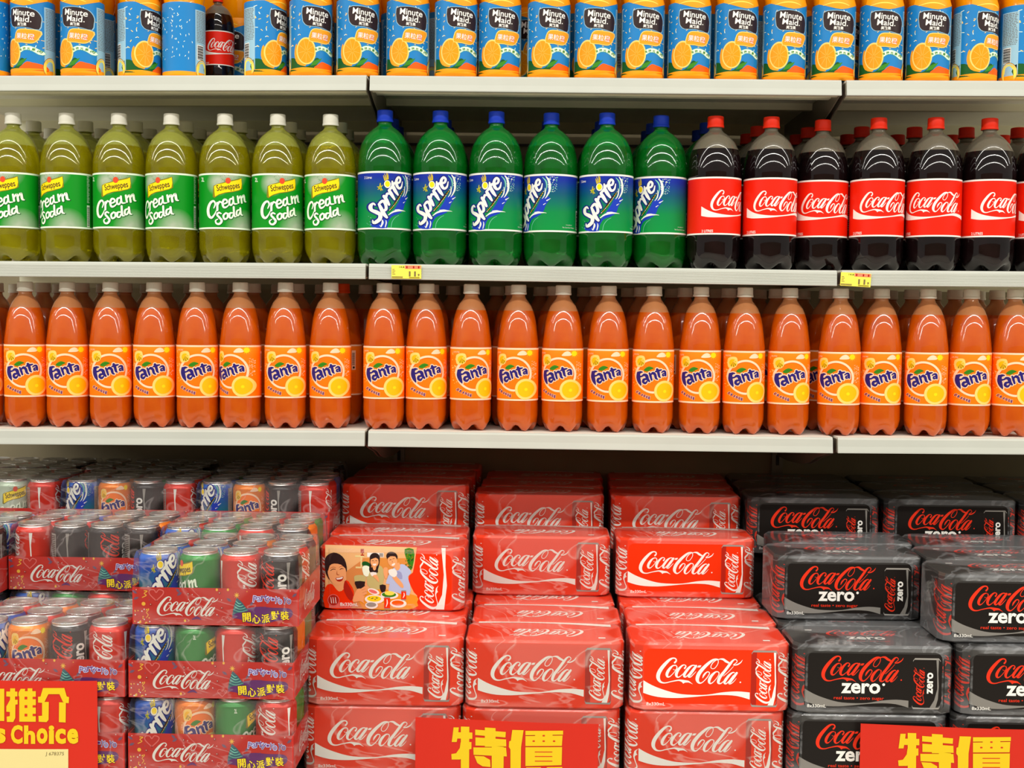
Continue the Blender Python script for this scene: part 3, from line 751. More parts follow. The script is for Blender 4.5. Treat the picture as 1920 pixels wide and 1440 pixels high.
def black_front():
    a = Art()
    a.rrect(-0.118, 0.006, 0.118, 0.102, 0.010, 'carton_black', 1)
    logo(a, 'logo_red', -0.090, 0.053, 0.048, 0.0975)
    a.text('zero', -0.056, 0.0335, 0.010, 0.0515, 'white', 3, 0.028, up=1)
    a.ell(0.0155, 0.0495, 0.0024, 0.0024, 'white', 3, 10)
    a.text('real taste • zero sugar', -0.068, 0.0215, 0.0165, 0.0285, 'logo_red', 3, 0.008, up=1)
    wave(a, -0.1175, 0.058, 'zgrey', -0.011, 2)
    can_picture(a, 0.064, 0.0085, 0.1105, 0.096, True)
    a.text('8x330mL', -0.113, 0.0085, -0.081, 0.0140, 'white', 4, 0.012, up=1)
    return a
def red_top():
    a = Art()   # v runs to the back of the carton
    logo(a, 'white', -0.062, 0.030, 0.068, 0.080, flip=True)
    a.poly(crom([(-0.118, 0.118), (-0.06, 0.1235), (0.0, 0.122), (0.06, 0.114), (0.118, 0.102)], 4) + crom([(0.118, 0.118), (0.06, 0.1265), (0.0, 0.129), (-0.06, 0.129), (-0.118, 0.128)], 4), 'white', 2)
    a.rect(0.092, 0.020, 0.104, 0.027, 'white', 2)
    return a
def black_top():
    a = Art()
    logo(a, 'logo_red', -0.066, 0.066, 0.064, 0.104)
    a.text('zero', -0.036, 0.040, 0.030, 0.058, 'white', 3, 0.028, up=1)
    a.text('real taste • zero sugar', -0.040, 0.026, 0.034, 0.032, 'logo_red', 3, 0.008, up=1)
    a.rect(-0.098, 0.098, -0.086, 0.104, 'white', 2)
    return a
def side_art(col):
    a = Art()
    logo(a, col, -0.022, 0.012, 0.022, 0.104, vertical=True)
    return a
def picture_front():
    """carton front printed with a dinner photo"""
    s = 0.985e-3
    a = Art(lambda x, y: ((590 + x / 9.6 - 733) * s, (1148 - (1010 + y / 9.6)) * s))
    def P(pts, m, L, sm=2): a.poly(pts, m, L, smooth=sm)
    a.poly([(175, 160), (1840, 180), (1800, 480), (1770, 640), (1700, 700), (1690, 780), (1740, 900), (1790, 1000), (1850, 1060), (1850, 1180), (1800, 1290), (1700, 1320), (175, 1310)], 'pw_wall', 1)
    a.poly([(175, 160), (1650, 180), (1650, 270), (175, 300)], 'pw_wall2', 2)
    a.poly([(860, 390), (1790, 380), (1700, 700), (860, 700)], 'pw_wood', 2)
    a.poly([(560, 640), (900, 390), (900, 1300), (560, 1300)], 'pw_wood2', 2)
    a.rect(720, 345, 880, 375, 'sign_cream', 3); a.rect(820, 375, 845, 560, 'sign_cream', 3); a.rect(730, 550, 840, 580, 'sign_cream', 3)
    a.rect(820, 225, 882, 300, 'dark_red', 3); a.rect(845, 300, 860, 335, 'dark_red', 3); a.rect(822, 330, 884, 350, 'dark_red', 3)
    a.rect(940, 290, 1240, 370, 'white', 3); a.rect(1160, 298, 1230, 362, 'grey', 4)
    P([(1620, 215), (1780, 215), (1790, 420), (1740, 600), (1700, 520), (1640, 360)], 'leaf', 3)
    rnd = random.Random(3)
    for k in range(60): a.ell(1640 + 130 * rnd.random(), 225 + 330 * rnd.random(), 12, 12, 'dark_green' if k % 2 else 'olive', 4, 6)
    P([(850, 470), (900, 450), (980, 480), (990, 560), (900, 570), (850, 520)], 'dark_green', 3)
    # table
    P([(880, 1000), (1300, 960), (1830, 1060), (1850, 1180), (1780, 1300), (860, 1320)], 'pw_table', 4)
    # woman
    P([(860, 560), (930, 530), (1010, 560), (1100, 620), (1160, 520), (1230, 580), (1250, 700), (1230, 860), (1170, 960), (1000, 940), (930, 820), (940, 700), (870, 700)], 'sw_olive', 5)
    P([(850, 560), (920, 525), (990, 570), (960, 720), (880, 700)], 'cream_white', 6)
    P([(1010, 560), (1110, 560), (1140, 640), (1060, 700), (990, 640)], 'mm_brown', 5)
    a.ell(1078, 380, 92, 88, 'mm_brown', 6); P([(1000, 380), (1150, 380), (1165, 470), (1130, 620), (1100, 640), (1110, 520), (1020, 520), (1000, 640), (975, 600), (990, 470)], 'mm_brown', 6)
    a.ell(1075, 455, 74, 96, 'skin', 7, 24); P([(1000, 410), (1030, 350), (1110, 345), (1150, 410), (1100, 380), (1050, 395)], 'mm_brown', 8)
    P([(1040, 540), (1100, 540), (1095, 600), (1060, 610)], 'skin', 6)
    for x in (1045, 1105): a.stroke([(x - 16, 440, 7), (x, 433, 8), (x + 16, 440, 7)], 'mm_brown', 9)
    P([(1040, 496), (1110, 490), (1095, 520), (1060, 524)], 'white', 9); a.stroke([(1072, 455, 5), (1066, 475, 7)], 'skin_dark', 9)
    P([(995, 650), (1110, 650), (1100, 710), (1030, 720)], 'white', 8)
    P([(1040, 715), (1110, 690), (1150, 760), (1160, 830), (1100, 770)], 'skin', 8)
    # man at the back
    P([(1330, 700), (1380, 600), (1520, 500), (1620, 500), (1720, 590), (1740, 650), (1680, 720), (1720, 860), (1710, 1060), (1450, 1000), (1330, 980), (1350, 860), (1280, 850)], 'pale_blue', 5)
    P([(1470, 620), (1560, 640), (1580, 760), (1500, 740)], 'pw_blue', 6)
    P([(1430, 520), (1520, 460), (1540, 560), (1480, 610)], 'skin', 6)
    a.ell(1390, 355, 104, 88, 'mm_brown', 6, rot=0.3)
    a.ell(1400, 432, 84, 116, 'skin', 7, 24, rot=-0.3); P([(1300, 400), (1330, 310), (1440, 300), (1490, 350), (1440, 350), (1360, 350)], 'mm_brown', 8)
    for x, y in ((1365, 415), (1420, 395)): a.stroke([(x - 16, y + 4, 7), (x, y - 6, 8), (x + 16, y - 4, 7)], 'mm_brown', 9)
    P([(1385, 500), (1445, 470), (1440, 505), (1405, 525)], 'white', 9); a.stroke([(1395, 430, 5), (1398, 460, 8)], 'skin_dark', 9)
    P([(1245, 560), (1310, 560), (1320, 650), (1300, 760), (1260, 740), (1235, 640)], 'skin', 8)
    P([(1330, 600), (1440, 580), (1490, 660), (1440, 730), (1350, 690)], 'white', 9)
    P([(1400, 740), (1460, 700), (1590, 850), (1600, 920), (1540, 900)], 'skin', 8)
    # laughing man in front
    P([(170, 960), (280, 870), (400, 930), (560, 800), (640, 880), (700, 1000), (690, 1200), (640, 1310), (175, 1310)], 'carton_red', 6)
    P([(300, 830), (520, 820), (520, 960), (430, 1010), (350, 930)], 'skin', 7)
    P([(540, 810), (580, 850), (690, 1060), (650, 1180), (560, 1080), (510, 940)], 'dark_red', 8)
    P([(172, 420), (230, 340), (330, 300), (440, 330), (530, 420), (570, 560), (560, 650), (480, 520), (300, 500), (230, 640), (260, 800), (190, 690), (170, 560)], 'mm_brown', 8)
    P([(240, 520), (330, 480), (450, 480), (540, 560), (555, 700), (520, 810), (440, 890), (350, 890), (270, 800), (225, 680)], 'skin', 9)
    P([(210, 560), (240, 470), (330, 440), (460, 440), (540, 520), (560, 600), (470, 520), (340, 500), (260, 540), (230, 640)], 'mm_brown', 10)
    a.stroke([(275, 630, 10), (320, 602, 12), (365, 606, 8)], 'mm_brown', 11); a.stroke([(445, 610, 8), (475, 588, 12), (510, 592, 8)], 'mm_brown', 11)
    a.stroke([(265, 590, 6), (320, 565, 9), (370, 575, 6)], 'skin_dark', 11); a.stroke([(430, 570, 6), (470, 545, 9), (505, 548, 6)], 'skin_dark', 11)
    P([(395, 620), (400, 690), (440, 700), (420, 712), (380, 700)], 'skin_dark', 10)
    P([(365, 765), (430, 755), (505, 730), (500, 790), (460, 825), (400, 820)], 'dark_red', 11); P([(380, 768), (430, 762), (495, 740), (485, 775), (400, 792)], 'white', 12)
    # glass, hand, plates
    P([(700, 740), (760, 705), (870, 705), (920, 750), (895, 900), (850, 970), (760, 970), (725, 860)], 'sw_olive', 7)
    P([(722, 820), (905, 820), (890, 910), (840, 965), (770, 965), (735, 900)], 'mm_brown', 8)
    P([(690, 1110), (760, 960), (830, 950), (930, 890), (940, 990), (900, 1060), (880, 1180), (900, 1230), (820, 1180), (690, 1200)], 'skin', 8)
    for k, (x, y) in enumerate(((850, 960), (865, 1010), (875, 1060))): a.stroke([(x, y, 34), (x + 55, y - 30, 32)], 'skin', 9); a.stroke([(x - 10, y + 18, 4), (x + 60, y - 12, 4)], 'skin_dark', 10)
    a.stroke([(915, 880, 34), (925, 800, 28)], 'skin', 9)
    a.ell(1060, 1000, 110, 52, 'white', 6, rot=0.3); a.ell(1050, 1000, 80, 30, 'heart', 7, rot=0.3)
    P([(1170, 880), (1280, 880), (1270, 990), (1230, 1020), (1190, 990)], 'mm_brown', 6)
    a.ell(1350, 1060, 160, 70, 'white', 6); a.ell(1340, 1050, 130, 48, 'leaf', 7); a.ell(1350, 1025, 90, 40, 'tag_yellow', 8)
    a.ell(1075, 1140, 175, 82, 'white', 9); a.ell(1070, 1130, 130, 54, 'yellow', 10)
    for k in range(16): a.ell(980 + 190 * rnd.random(), 1100 + 60 * rnd.random(), 14, 8, 'leaf' if k % 2 else 'gold', 11, 7)
    a.ell(1025, 1250, 115, 66, 'white', 11); a.ell(1020, 1240, 90, 42, 'grey', 12)
    a.ell(1510, 1210, 150, 76, 'white', 7); a.ell(1500, 1200, 110, 48, 'deep_orange', 8)
    for (x0, y0, x1, y1) in ((1255, 1090, 1362, 1320), (1563, 965, 1652, 1150)):
        a.rrect(x0, y0, x1, y1, 16, 'grey', 9); a.rect(x0, y0 + 22, x1, y1 - 18, 'carton_red', 10); a.stroke([(x0 + 35, y1 - 50, 12), (x0 + 55, (y0 + y1) / 2, 20), (x0 + 50, y0 + 50, 12)], 'white', 11)
    a.ring(330, 1170, 108, 96, 'heart', 11, 28); a.ell(330, 1170, 96, 96, 'dark_red', 10, 24)
    for x in (290, 330, 372): a.stroke([(x - 10, 1120, 10), (x + 6, 1222, 14)], 'white', 12)
    a.text('8x330mL', 450, 1210, 780, 1275, 'white', 12, 0.02)
    b = Art()
    logo(b, 'white', (788 - 733) * s, (1148 - 1146) * s, (823 - 733) * s, (1148 - 1040) * s, 4, vertical=True)
    q = lambda px, py: ((px - 733) * s, (1148 - py) * s)
    b.poly([q(828, 1029), q(836, 1029), q(836, 1065), q(839, 1100), q(834, 1146), q(818, 1146), q(830, 1118), q(833, 1080)], 'white', 4)
    a.items += b.items
    return a
M['pw_wall'] = mat('photo_wall_print', (226, 176, 118), 0.35); M['pw_wall2'] = mat('photo_cupboard_print', (236, 192, 138), 0.35)
M['pw_wood'] = mat('photo_wood_print', (214, 140, 62), 0.35); M['pw_wood2'] = mat('photo_wood_dark_print', (208, 134, 72), 0.35)
M['pw_table'] = mat('photo_table_print', (228, 150, 40), 0.35); M['pw_blue'] = mat('photo_shirt_print', (150, 158, 200), 0.35)
M['sw_olive'] = mat('photo_blouse_print', (190, 180, 116), 0.35)
M['skin'] = mat('photo_skin_print', (232, 164, 108), 0.4); M['skin_dark'] = mat('photo_skin_shade_print', (176, 98, 56), 0.4)
# ---- tray front: crop x 35..1890, y 65..500
TW, TH, TD = 0.268, 0.060, 0.200
def tray_front():
    s = TW / 1855.0
    a = Art(lambda x, y: ((x - 962) * s, (492 - y) * s))
    A = LOGO['white']
    a.put(A, lambda x, y: (305 + (x - 100) / 1790.0 * 690, 178 + (y - 105) / 555.0 * 218))
    for (x, y, r) in ((300, 155, 1.0), (1085, 425, 0.62)):
        pts = [(x, y + 70 * r), (x - 75 * r, y - 5 * r), (x - 70 * r, y - 48 * r), (x - 25 * r, y - 52 * r), (x, y - 22 * r), (x + 30 * r, y - 55 * r), (x + 78 * r, y - 40 * r), (x + 72 * r, y), (x, y + 70 * r)]
        a.stroke([(p[0], p[1], 9 * r + 3) for p in pts], 'heart', 2)
    rnd = random.Random(5)
    for k in range(20): a.ell(60 + 170 * rnd.random(), 300 + 185 * rnd.random(), 7, 8, 'gold' if k % 3 else 'white', 2, 8)
    for k in range(26): a.ell(60 + 1780 * rnd.random(), 85 + 390 * rnd.random(), 5, 6, ('gold', 'white', 'slate', 'dark_red')[k % 4], 1, 7)
    for x, y in ((978, 92), (1102, 90), (622, 445), (120, 465)): a.ell(x, y, 13, 16, 'gold', 2, 10)
    a.stroke([(165, 115, 9), (200, 120, 9), (165, 145, 9), (190, 165, 9), (145, 190, 9)], 'gold', 2)
    a.stroke([(215, 330, 7), (190, 360, 7), (210, 385, 7), (190, 415, 7)], 'gold', 2)
    a.ell(158, 262, 22, 22, 'gold', 2, 12)
    for (x, y, t) in ((60, 130, 0.6), (75, 200, -0.4), (545, 110, 0.8), (560, 145, -0.6), (1115, 205, 0.6), (1370, 240, -0.9), (1845, 140, -0.7)):
        a.stroke([(x - 26 * math.cos(t), y - 26 * math.sin(t), 12), (x, y, 30), (x + 26 * math.cos(t), y + 26 * math.sin(t), 8)], 'slate', 1)
    a.stroke([(700, 430, 10), (755, 410, 30), (800, 430, 10)], 'purple', 1)
    for (x, y) in ((660, 145), (1010, 130), (1035, 298), (240, 270)): a.ell(x, y, 15, 15, 'dark_red', 2, 10); a.ell(x - 3, y - 4, 5, 5, 'white', 3, 6)
    # cone tree, banner and lettering
    a.poly([(1150, 400), (1185, 340), (1300, 300), (1450, 275), (1600, 285), (1780, 290), (1825, 340), (1790, 400), (1650, 430), (1480, 470), (1330, 460), (1240, 420), (1170, 410)], 'purple', 2, smooth=3)
    a.poly([(1200, 175), (1165, 290), (1150, 380), (1200, 350), (1330, 325), (1260, 230)], 'tree_teal', 3)
    for k in range(4): a.stroke([(1190 - 8 * k, 215 + 33 * k, 5), (1225 + 6 * k, 245 + 30 * k, 8), (1250 + 24 * k, 240 + 24 * k, 4)], 'mint', 4)
    for k in range(8):
        t = k * PI / 4; a.stroke([(1200, 150, 12), (1200 + 30 * math.cos(t), 150 + 32 * math.sin(t), 4)], 'gold', 4, n=1)
    for ch, x, y, r in (('P', 1405, 190, 0.1), ('a', 1450, 190, -.1), ('r', 1492, 182, .1), ('t', 1525, 178, -.1), ('y', 1562, 198, .2), ('-', 1605, 190, 0), ('Y', 1645, 200, .3), ('o', 1685, 215, 0), ('Y', 1738, 205, .2), ('o', 1782, 212, 0)):
        hh = 12 if ch == '-' else 34 if ch in 'PYty' else 26
        hw = 20 if ch != '-' else 14
        a.text(ch, x - hw - 7, y - hh - 7, x + hw + 7, y + hh + 7, 'pale_blue', 4, 0.06, rot=r)
        a.text(ch, x - hw, y - hh, x + hw, y + hh, 'purple', 5, 0.0, rot=r)
    for i, ch in enumerate('開心派對裝'):
        x = 1312 + i * 106; y = 395 + (18 if i == 1 else 12 if i == 2 else 0) - (24 if i > 2 else 0)
        a.text(ch, x - 52, y - 56, x + 52, y + 56, 'mm_brown', 4, 0.02, rot=-0.08); a.text(ch, x - 46, y - 50, x + 46, y + 50, 'text_yellow', 6, 0.010, rot=-0.08)
    return a
# ---- can prints (u metres round, v metres up; can radius 0.033)
def can_art(kind, R, h):
    a = Art(); L0, L1 = 0.0, h
    base = {'cola': 'can_red', 'zero': 'can_black', 'lime': 'sprite_can', 'orange': 'can_orange', 'cream': 'can_green', 'mist': 'can_white'}[kind]
    a.rect(-PI * R, 0, PI * R, h, base, 0)
    if kind in ('cola', 'zero'):
        lc = 'white' if kind == 'cola' else 'logo_red'
        logo(a, lc, -0.019, 0.006, 0.015, 0.090, 2, vertical=True)
        c = 'white' if kind == 'cola' else 'grey'
        for u0 in (0.030, -0.058):
            a.poly([(u0 + 0.004, h), (u0 + 0.010, h), (u0 + 0.0075, h * 0.75), (u0 + 0.009, h * 0.4), (u0 + 0.007, h * 0.15), (u0, 0), (u0 - 0.012, 0), (u0 + 0.002, h * 0.2), (u0 + 0.0065, h * 0.5)], c, 2)
        if kind == 'zero':
            vs, fs, asp = text_tris('zero', 0.03)
            a.items.append(([(0.034 - 0.014 * y, 0.026 + 0.042 * x) for x, y in vs], fs, 'white', 4))
        a.rect(-0.094, 0.02, -0.074, 0.085, 'grey', 1)
        for k in range(18): a.rect(-0.092, 0.022 + k * 0.0034, -0.076, 0.0235 + k * 0.0034, base, 2)
    elif kind == 'lime':
        b = sprite_art(lambda x, y: ((x - 520) * 0.000088, (1235 - y) * 0.0000935))
        a.items += [i for i in b.items]
        a.rect(0.046, 0.02, 0.058, 0.088, 'grey', 2)
        for k in range(20): a.rect(0.0475, 0.022 + k * 0.0032, 0.0565, 0.0233 + k * 0.0032, 'midgrey', 3)
    elif kind == 'orange':
        b = fanta_art(lambda x, y: ((x - 460) * 0.000088, (1180 - y) * 0.0000935), False); a.items += b.items
    elif kind in ('cream', 'mist'):
        b = cs_art(lambda x, y: ((x - 560) * 0.000085, (1235 - y) * 0.000090)); a.items += b.items
    return a

# ================================================================ the shelving
ZS = [EYE + 0.4555, EYE + 0.0918, EYE - 0.2345]
XL, BAY = -0.334, 0.915
BAYS = [(-1.249 + 0.003, XL - 0.0035), (XL + 0.0035, XL + BAY - 0.004), (XL + BAY + 0.006, XL + 2 * BAY)]
DZ = [[(-.0030, .0020), (.0017, -.0013), (-.0012, 0)], [(0.0004, .0022), (.0022, -.0021), (-.0014, -.0003)], [(-.0027, .0018), (.0014, -.0004), (-.0002, .0019)]]
SD = 0.565
def shelf_z(row, X):
    b = 0 if X < XL else 1 if X < XL + BAY else 2
    x0, x1 = (-0.95, -0.334) if b == 0 else (XL, XL + BAY) if b == 1 else (XL + BAY, 0.96)
    a, c = DZ[row][b]; t = (X - x0) / (x1 - x0); t = max(-1, min(4, t))
    return ZS[row] + a + (c - a) * t
rows_txt = ['top', 'middle', 'lowest']; bay_txt = ['left', 'central', 'right-hand']
def shear(o, row):
    me = o.data
    for v in me.vertices: v.co.z += shelf_z(row, v.co.x) - ZS[row]
for row in range(3):
    zt = ZS[row]
    for b, (x0, x1) in enumerate(BAYS):
        root = empty('shelf', (0, 0, 0))
        tag(root, 'white metal %s shelf of the %s bay with a pale front price rail' % (rows_txt[row], bay_txt[b]), 'shelf', 'white shelves of the drinks aisle')
        p = MB()
        p.box(x0, 0.004, zt - 0.004, x1, SD, zt, 'shelf')
        p.prism([(0.004, zt - 0.004), (0.004, zt - 0.026), (0.012, zt - 0.028), (0.030, zt - 0.028), (0.030, zt - 0.025), (0.008, zt - 0.024), (0.008, zt - 0.004)], x0, x1, 'shelf_under')
        p.prism([(0.075, zt - 0.004), (0.078, zt - 0.022), (0.10, zt - 0.022), (0.103, zt - 0.004)], x0, x1, 'shelf_under')
        p.prism([(0.25, zt - 0.004), (0.253, zt - 0.018), (0.27, zt - 0.018), (0.273, zt - 0.004)], x0, x1, 'shelf_under')
        p.prism([(SD - 0.006, zt - 0.004), (SD - 0.006, zt - 0.03), (SD, zt - 0.03), (SD, zt - 0.004)], x0, x1, 'shelf_under')
        shear(p.build('shelf_panel', root), row)
        r = MB(); h = 0.0305
        if row == 1: pr = [(0.0035, zt), (0.0, zt - 0.001), (-0.001, zt - 0.004), (-0.003, zt - 0.0045)] + [(-0.003 - 0.0009 * (k % 2) - 0.0001 * k, zt - 0.006 - 0.00135 * k) for k in range(18)] + [(-0.0045, zt - h), (0.0035, zt - h)]
        else: pr = [(0.0035, zt), (0.0, zt - 0.001), (-0.001, zt - 0.0035), (-0.0025, zt - 0.0045), (-0.004, zt - 0.018), (-0.0062, zt - h + 0.002), (-0.0062, zt - h), (0.0035, zt - h)]
        r.prism(pr, x0, x1, 'rail')
        shear(r.build('price_rail', root), row)
        for xb, sg in ((x0, 1), (x1, -1)):
            if b == 0 and sg == 1 or b == 2 and sg == -1: continue
            k = MB(); prof = crom([(0.006, zt - 0.029), (0.03, zt - 0.034), (0.08, zt - 0.045), (0.14, zt - 0.056), (0.24, zt - 0.08), (0.42, zt - 0.095), (0.56, zt - 0.098)] if row != 1 else [(0.006, zt - 0.027), (0.3, zt - 0.029), (0.56, zt - 0.030)], 3) + [(0.56, zt - 0.005), (0.006, zt - 0.005)]
            xa = xb - 0.0005 * sg; k.prism(prof, min(xa, xa + 0.0022 * sg), max(xa, xa + 0.0022 * sg), 'bracket')
            shear(k.build('bracket', root), row)
for i, X in enumerate((XL, XL + BAY + 0.001)):
    u_ = MB(); u_.box(X - 0.013, 0.5895, 1.018, X + 0.013, 0.5995, 2.45, 'bracket')
    for k in range(28): u_.box(X - 0.004, 0.5890, 1.04 + 0.05 * k, X + 0.004, 0.5896, 1.065 + 0.05 * k, 'dark')
    tag(u_.build('shelf_upright'), 'dark slotted steel upright at the back, %s of the two bay joints' % ('left', 'right')[i], 'post', 'slotted uprights')
wb = MB(); wb.box(-1.5, 0.60, 0.0, 1.7, 0.63, 2.6, 'back')
for k in range(8): wb.box(-1.5, 0.5985, 0.4 + 0.3 * k, 1.7, 0.60, 0.406 + 0.3 * k, 'dark')
tag(wb.build('wall_back'), kind='structure')
wf = MB(); wf.box(-6, -6.1, 0, 6, -6.0, 2.3, 'aisle'); tag(wf.build('unseen_aisle_wall'), kind='structure')  # unseen opposite aisle, added to darken reflections in the bottles
fl = MB(); fl.box(-5, -6, -0.02, 5, 0.63, 0.0, 'floor'); tag(fl.build('floor'), kind='structure')

# ================================================================ bottles
def lerp_prof(pts, n=3): return crom(pts, n)
def body(prof, R, m_liq, m_air, fill, lobes=5, zlob=0.03, seg=40):
    mb = MB()
    def rmod(a, r, z):
        if z < zlob and r > 0.01:
            s = 0.5 + 0.5 * math.cos(lobes * a); k = (1 - z / zlob)
            return (r * (1 - 0.10 * k * s * k), z + 0.012 * s * k * k)
        if z < zlob: return (r, z + 0.010)
        return (r, z)
    mb.lathe(prof, m_liq, seg, (lambda z: m_liq if z < fill else m_air), rmod)
    return mb
def cap_mesh(m, z0, h, r=0.0155):
    mb = MB()
    prof = [(r * 1.02, z0), (r * 1.04, z0 + 0.001), (r * 1.04, z0 + 0.004), (r * 0.985, z0 + 0.0048), (r, z0 + 0.0055), (r * 0.985, z0 + h - 0.002), (r * 0.94, z0 + h - 0.0004), (r * 0.86, z0 + h)]
    def rmod(a, rr_, z):
        return (rr_ * (1.0 - (0.018 if (int(round(a / (2 * PI) * 96)) % 2 and z0 + 0.005 < z < z0 + h - 0.001) else 0)), z)
    mb.lathe(prof, m, 96, None, rmod)
    return mb
P2L = [(0.012, .0), (.030, .0), (.0435, .0005), (.0475, .006), (.0505, .016), (.0530, .030), (.0535, .045), (.0535, .060), (.0528, .066), (.0528, .179), (.0535, .183), (.0533, .200), (.0513, .219), (.0470, .2365), (.0395, .2515), (.0330, .2595), (.0255, .2665), (.0165, .2725), (.0132, .2765), (.0130, .281), (.0150, .2815), (.0150, .2835), (.0130, .284)]
P125 = [(.010, 0), (.022, 0), (.034, .0005), (.0385, .006), (.0418, .016), (.0433, .030), (.0435, .045), (.0430, .060), (.0430, .166), (.0432, .172), (.0412, .187), (.0376, .215), (.0345, .229), (.0313, .2385), (.0265, .249), (.0200, .2575), (.0155, .263), (.0140, .267), (.0138, .2700), (.0152, .2705), (.0152, .2725), (.0135, .273)]
def make_bottle(name, prof, R, liq, air, fill, art, lab_z, label_R, capm, cap_z, cap_h, cap_r, sc=1.0, labname='label', taper=0.0, lobes=5):
    root = empty(name)
    pf = [(r * R / max(p[0] for p in prof), z * sc) for r, z in prof]
    body(pf, R, liq, air, fill * sc, lobes).build('bottle_body', root)
    lb = MB(); lh = max(v[1] for it in art.items for v in it[0])
    base = cyl(label_R, lab_z * sc, 0.0004)
    if taper:
        def mp(u, v, l):
            k = max(0, 1 - v / 0.006) ** 2 + max(0, 1 - (lh - v) / 0.016) ** 2
            RR = label_R + 0.0004 + l - taper * k
            return (RR * math.sin(u / label_R), -RR * math.cos(u / label_R), lab_z + v)
        lb.art(art, mp, 0.004, smooth=True)
    else: lb.art(art, base, 0.004, smooth=True)
    lb.build(labname, root)
    cap_mesh(capm, cap_z * sc, cap_h, cap_r).build('cap', root)
    return root
R2 = 0.0525
LAB_Z, LAB_H = 0.067, 0.113
proto = {}
proto['cream'] = make_bottle('soda_bottle', P2L, 0.0510, 'cs_liquid', 'cs_air', .238, cs_label(0.0507, .109), .0675, .0507, 'cap_white', .2815, .0225, .0155, 0.972)
proto['lime'] = make_bottle('soda_bottle', P2L, 0.0535, 'sp_liquid', 'sp_air', .241, sprite_label(0.0532, .113), .067, .0532, 'cap_blue', .2815, .0235, .0158)
proto['cola'] = make_bottle('soda_bottle', P2L, 0.0525, 'ck_liquid', 'ck_air', .2305, cola_label(0.0522, .112), .0665, .0522, 'cap_red', .2815, .0225, .0160, 0.99)
proto['orange'] = make_bottle('soda_bottle', P125, 0.0412, 'fa_liquid', 'fa_air', .2385, fanta_label(0.0409, .104), .061, .0409, 'cap_white', .2705, .0195, .0155)
PMM = [(.010, .002), (.030, .0005), (.037, .001), (.0395, .006), (.0405, .02), (.0405, .14), (.038, .15), (.0395, .158), (.042, .17), (.042, .215), (.039, .235), (.030, .255), (.018, .268), (.014, .272), (.014, .279)]
proto['juice'] = make_bottle('juice_bottle', PMM, 0.0420, 'oj_liquid', 'oj_liquid', .9, mm_label(0.0415, .146), .0015, .0415, 'cap_orange', .278, .018, .016, 1.0, 'label_sleeve', 0.0035, lobes=0.0001)
# light rear copies keep the same meshes
def psi(X, Y): return math.atan2(-X, Y + DIST)
used = set(); REQ = []
RAD = {'cream': .0519, 'lime': .0545, 'cola': .0533, 'orange': .0419, 'juice': .0430}
def place(kind, px, row, Y, theta, label, group, cat='bottle', scale=None, fix=True, cb=None):
    X = atx(px, ZS[row] + (0.29 if row else 0.07), Y)
    REQ.append([kind, X, Y, row, theta, label, group, cat, scale, fix, cb, RAD[kind] * (scale or 1)])
def settle(row):
    Q = [q for q in REQ if q[3] == row]; REQ[:] = [q for q in REQ if q[3] != row]
    for it in range(260):
        for i, a in enumerate(Q):
            for b in Q[i + 1:]:
                dx, dy = b[1] - a[1], b[2] - a[2]; need = a[11] + b[11] + 0.0004
                if abs(dx) > need or abs(dy) > need: continue
                d = math.hypot(dx, dy) or 1e-4
                if d >= need: continue
                g = (need - d) * 0.5; ux, uy = dx / d, dy / d
                if a[9] and b[9]:
                    far, near, s = (b, a, 1) if b[2] >= a[2] else (a, b, -1)
                    far[2] += g * 0.6 + 0.0003
                elif a[9]: b[1] += ux * g * 2; b[2] += max(uy * g * 2, 0.0)
                elif b[9]: a[1] -= ux * g * 2; a[2] += max(-uy * g * 2, 0.0)
                else: a[1] -= ux * g; b[1] += ux * g; a[2] -= uy * g * 0.7; b[2] += uy * g * 0.7
        for q in Q: q[2] = min(q[2], SD - 0.06)
    for kind, X, Y, row, theta, label, group, cat, scale, fix, cb, rad in Q:
        loc = (X, Y, shelf_z(row, X) + (0.0014 if row == 0 else 0.0006)); rz = theta + psi(X, Y); r = proto[kind]
        if kind in used: r = dup(r, loc, rz)
        else: used.add(kind); r.location = loc; r.rotation_euler = (0, 0, rz)
        if scale: r.scale = (scale, scale, scale)
        tag(r, label, cat, group)
        if cb: cb(r)
def asn(v): return math.asin(max(-0.98, min(0.98, v)))
D = math.radians
# --- middle shelf: cream soda, green soda, cola
YF = 0.066
cs_px = [24.5, 125, 223, 321.5, 422, 521, 620]
cs_rot = [-29.5, -47, -14, -37, 0, 3, -19]
for i, px in enumerate(cs_px):
    place('cream', px, 1, YF, D(cs_rot[i]), 'two-litre pale yellow-green cream soda bottle, %s from the left in the front row' % ORD[i], 'front row of cream soda bottles')
for r_, pxs in enumerate(([63, 161, 253, 349, 450, 548, 644], [96, 191, 281, 374, 470, 564, 659])):
    for i, px in enumerate(pxs):
        if r_ == 1 and i in (99,): continue
        place('cream', px, 1, YF + 0.108 * (r_ + 1), D(-20 + 13 * i), 'shaded cream soda bottle in the %s row, behind the %s front one' % (ORD[r_ + 1], ORD[i]), 'rear cream soda bottles', fix=False)
sp_px = [722, 826, 931, 1034, 1138.5, 1242]
sp_off = [5, -15, -20, -40, -12.6, -36]
for i, px in enumerate(sp_px):
    place('lime', px, 1, YF, asn(sp_off[i] / 51.) - asn(-17.5 / 51), 'two-litre clear green soda bottle with blue cap, %s from the left in the front row' % ORD[i], 'front row of green soda bottles')
sp_b = [(734, 1), (838, 1), (932, 1), (1032, 1), (1127, 1), (1224, 1), (1315, 1), (744, 2), (842, 2), (938, 2), (1032, 2), (1126, 2), (1212, 2), (1299, 2)]
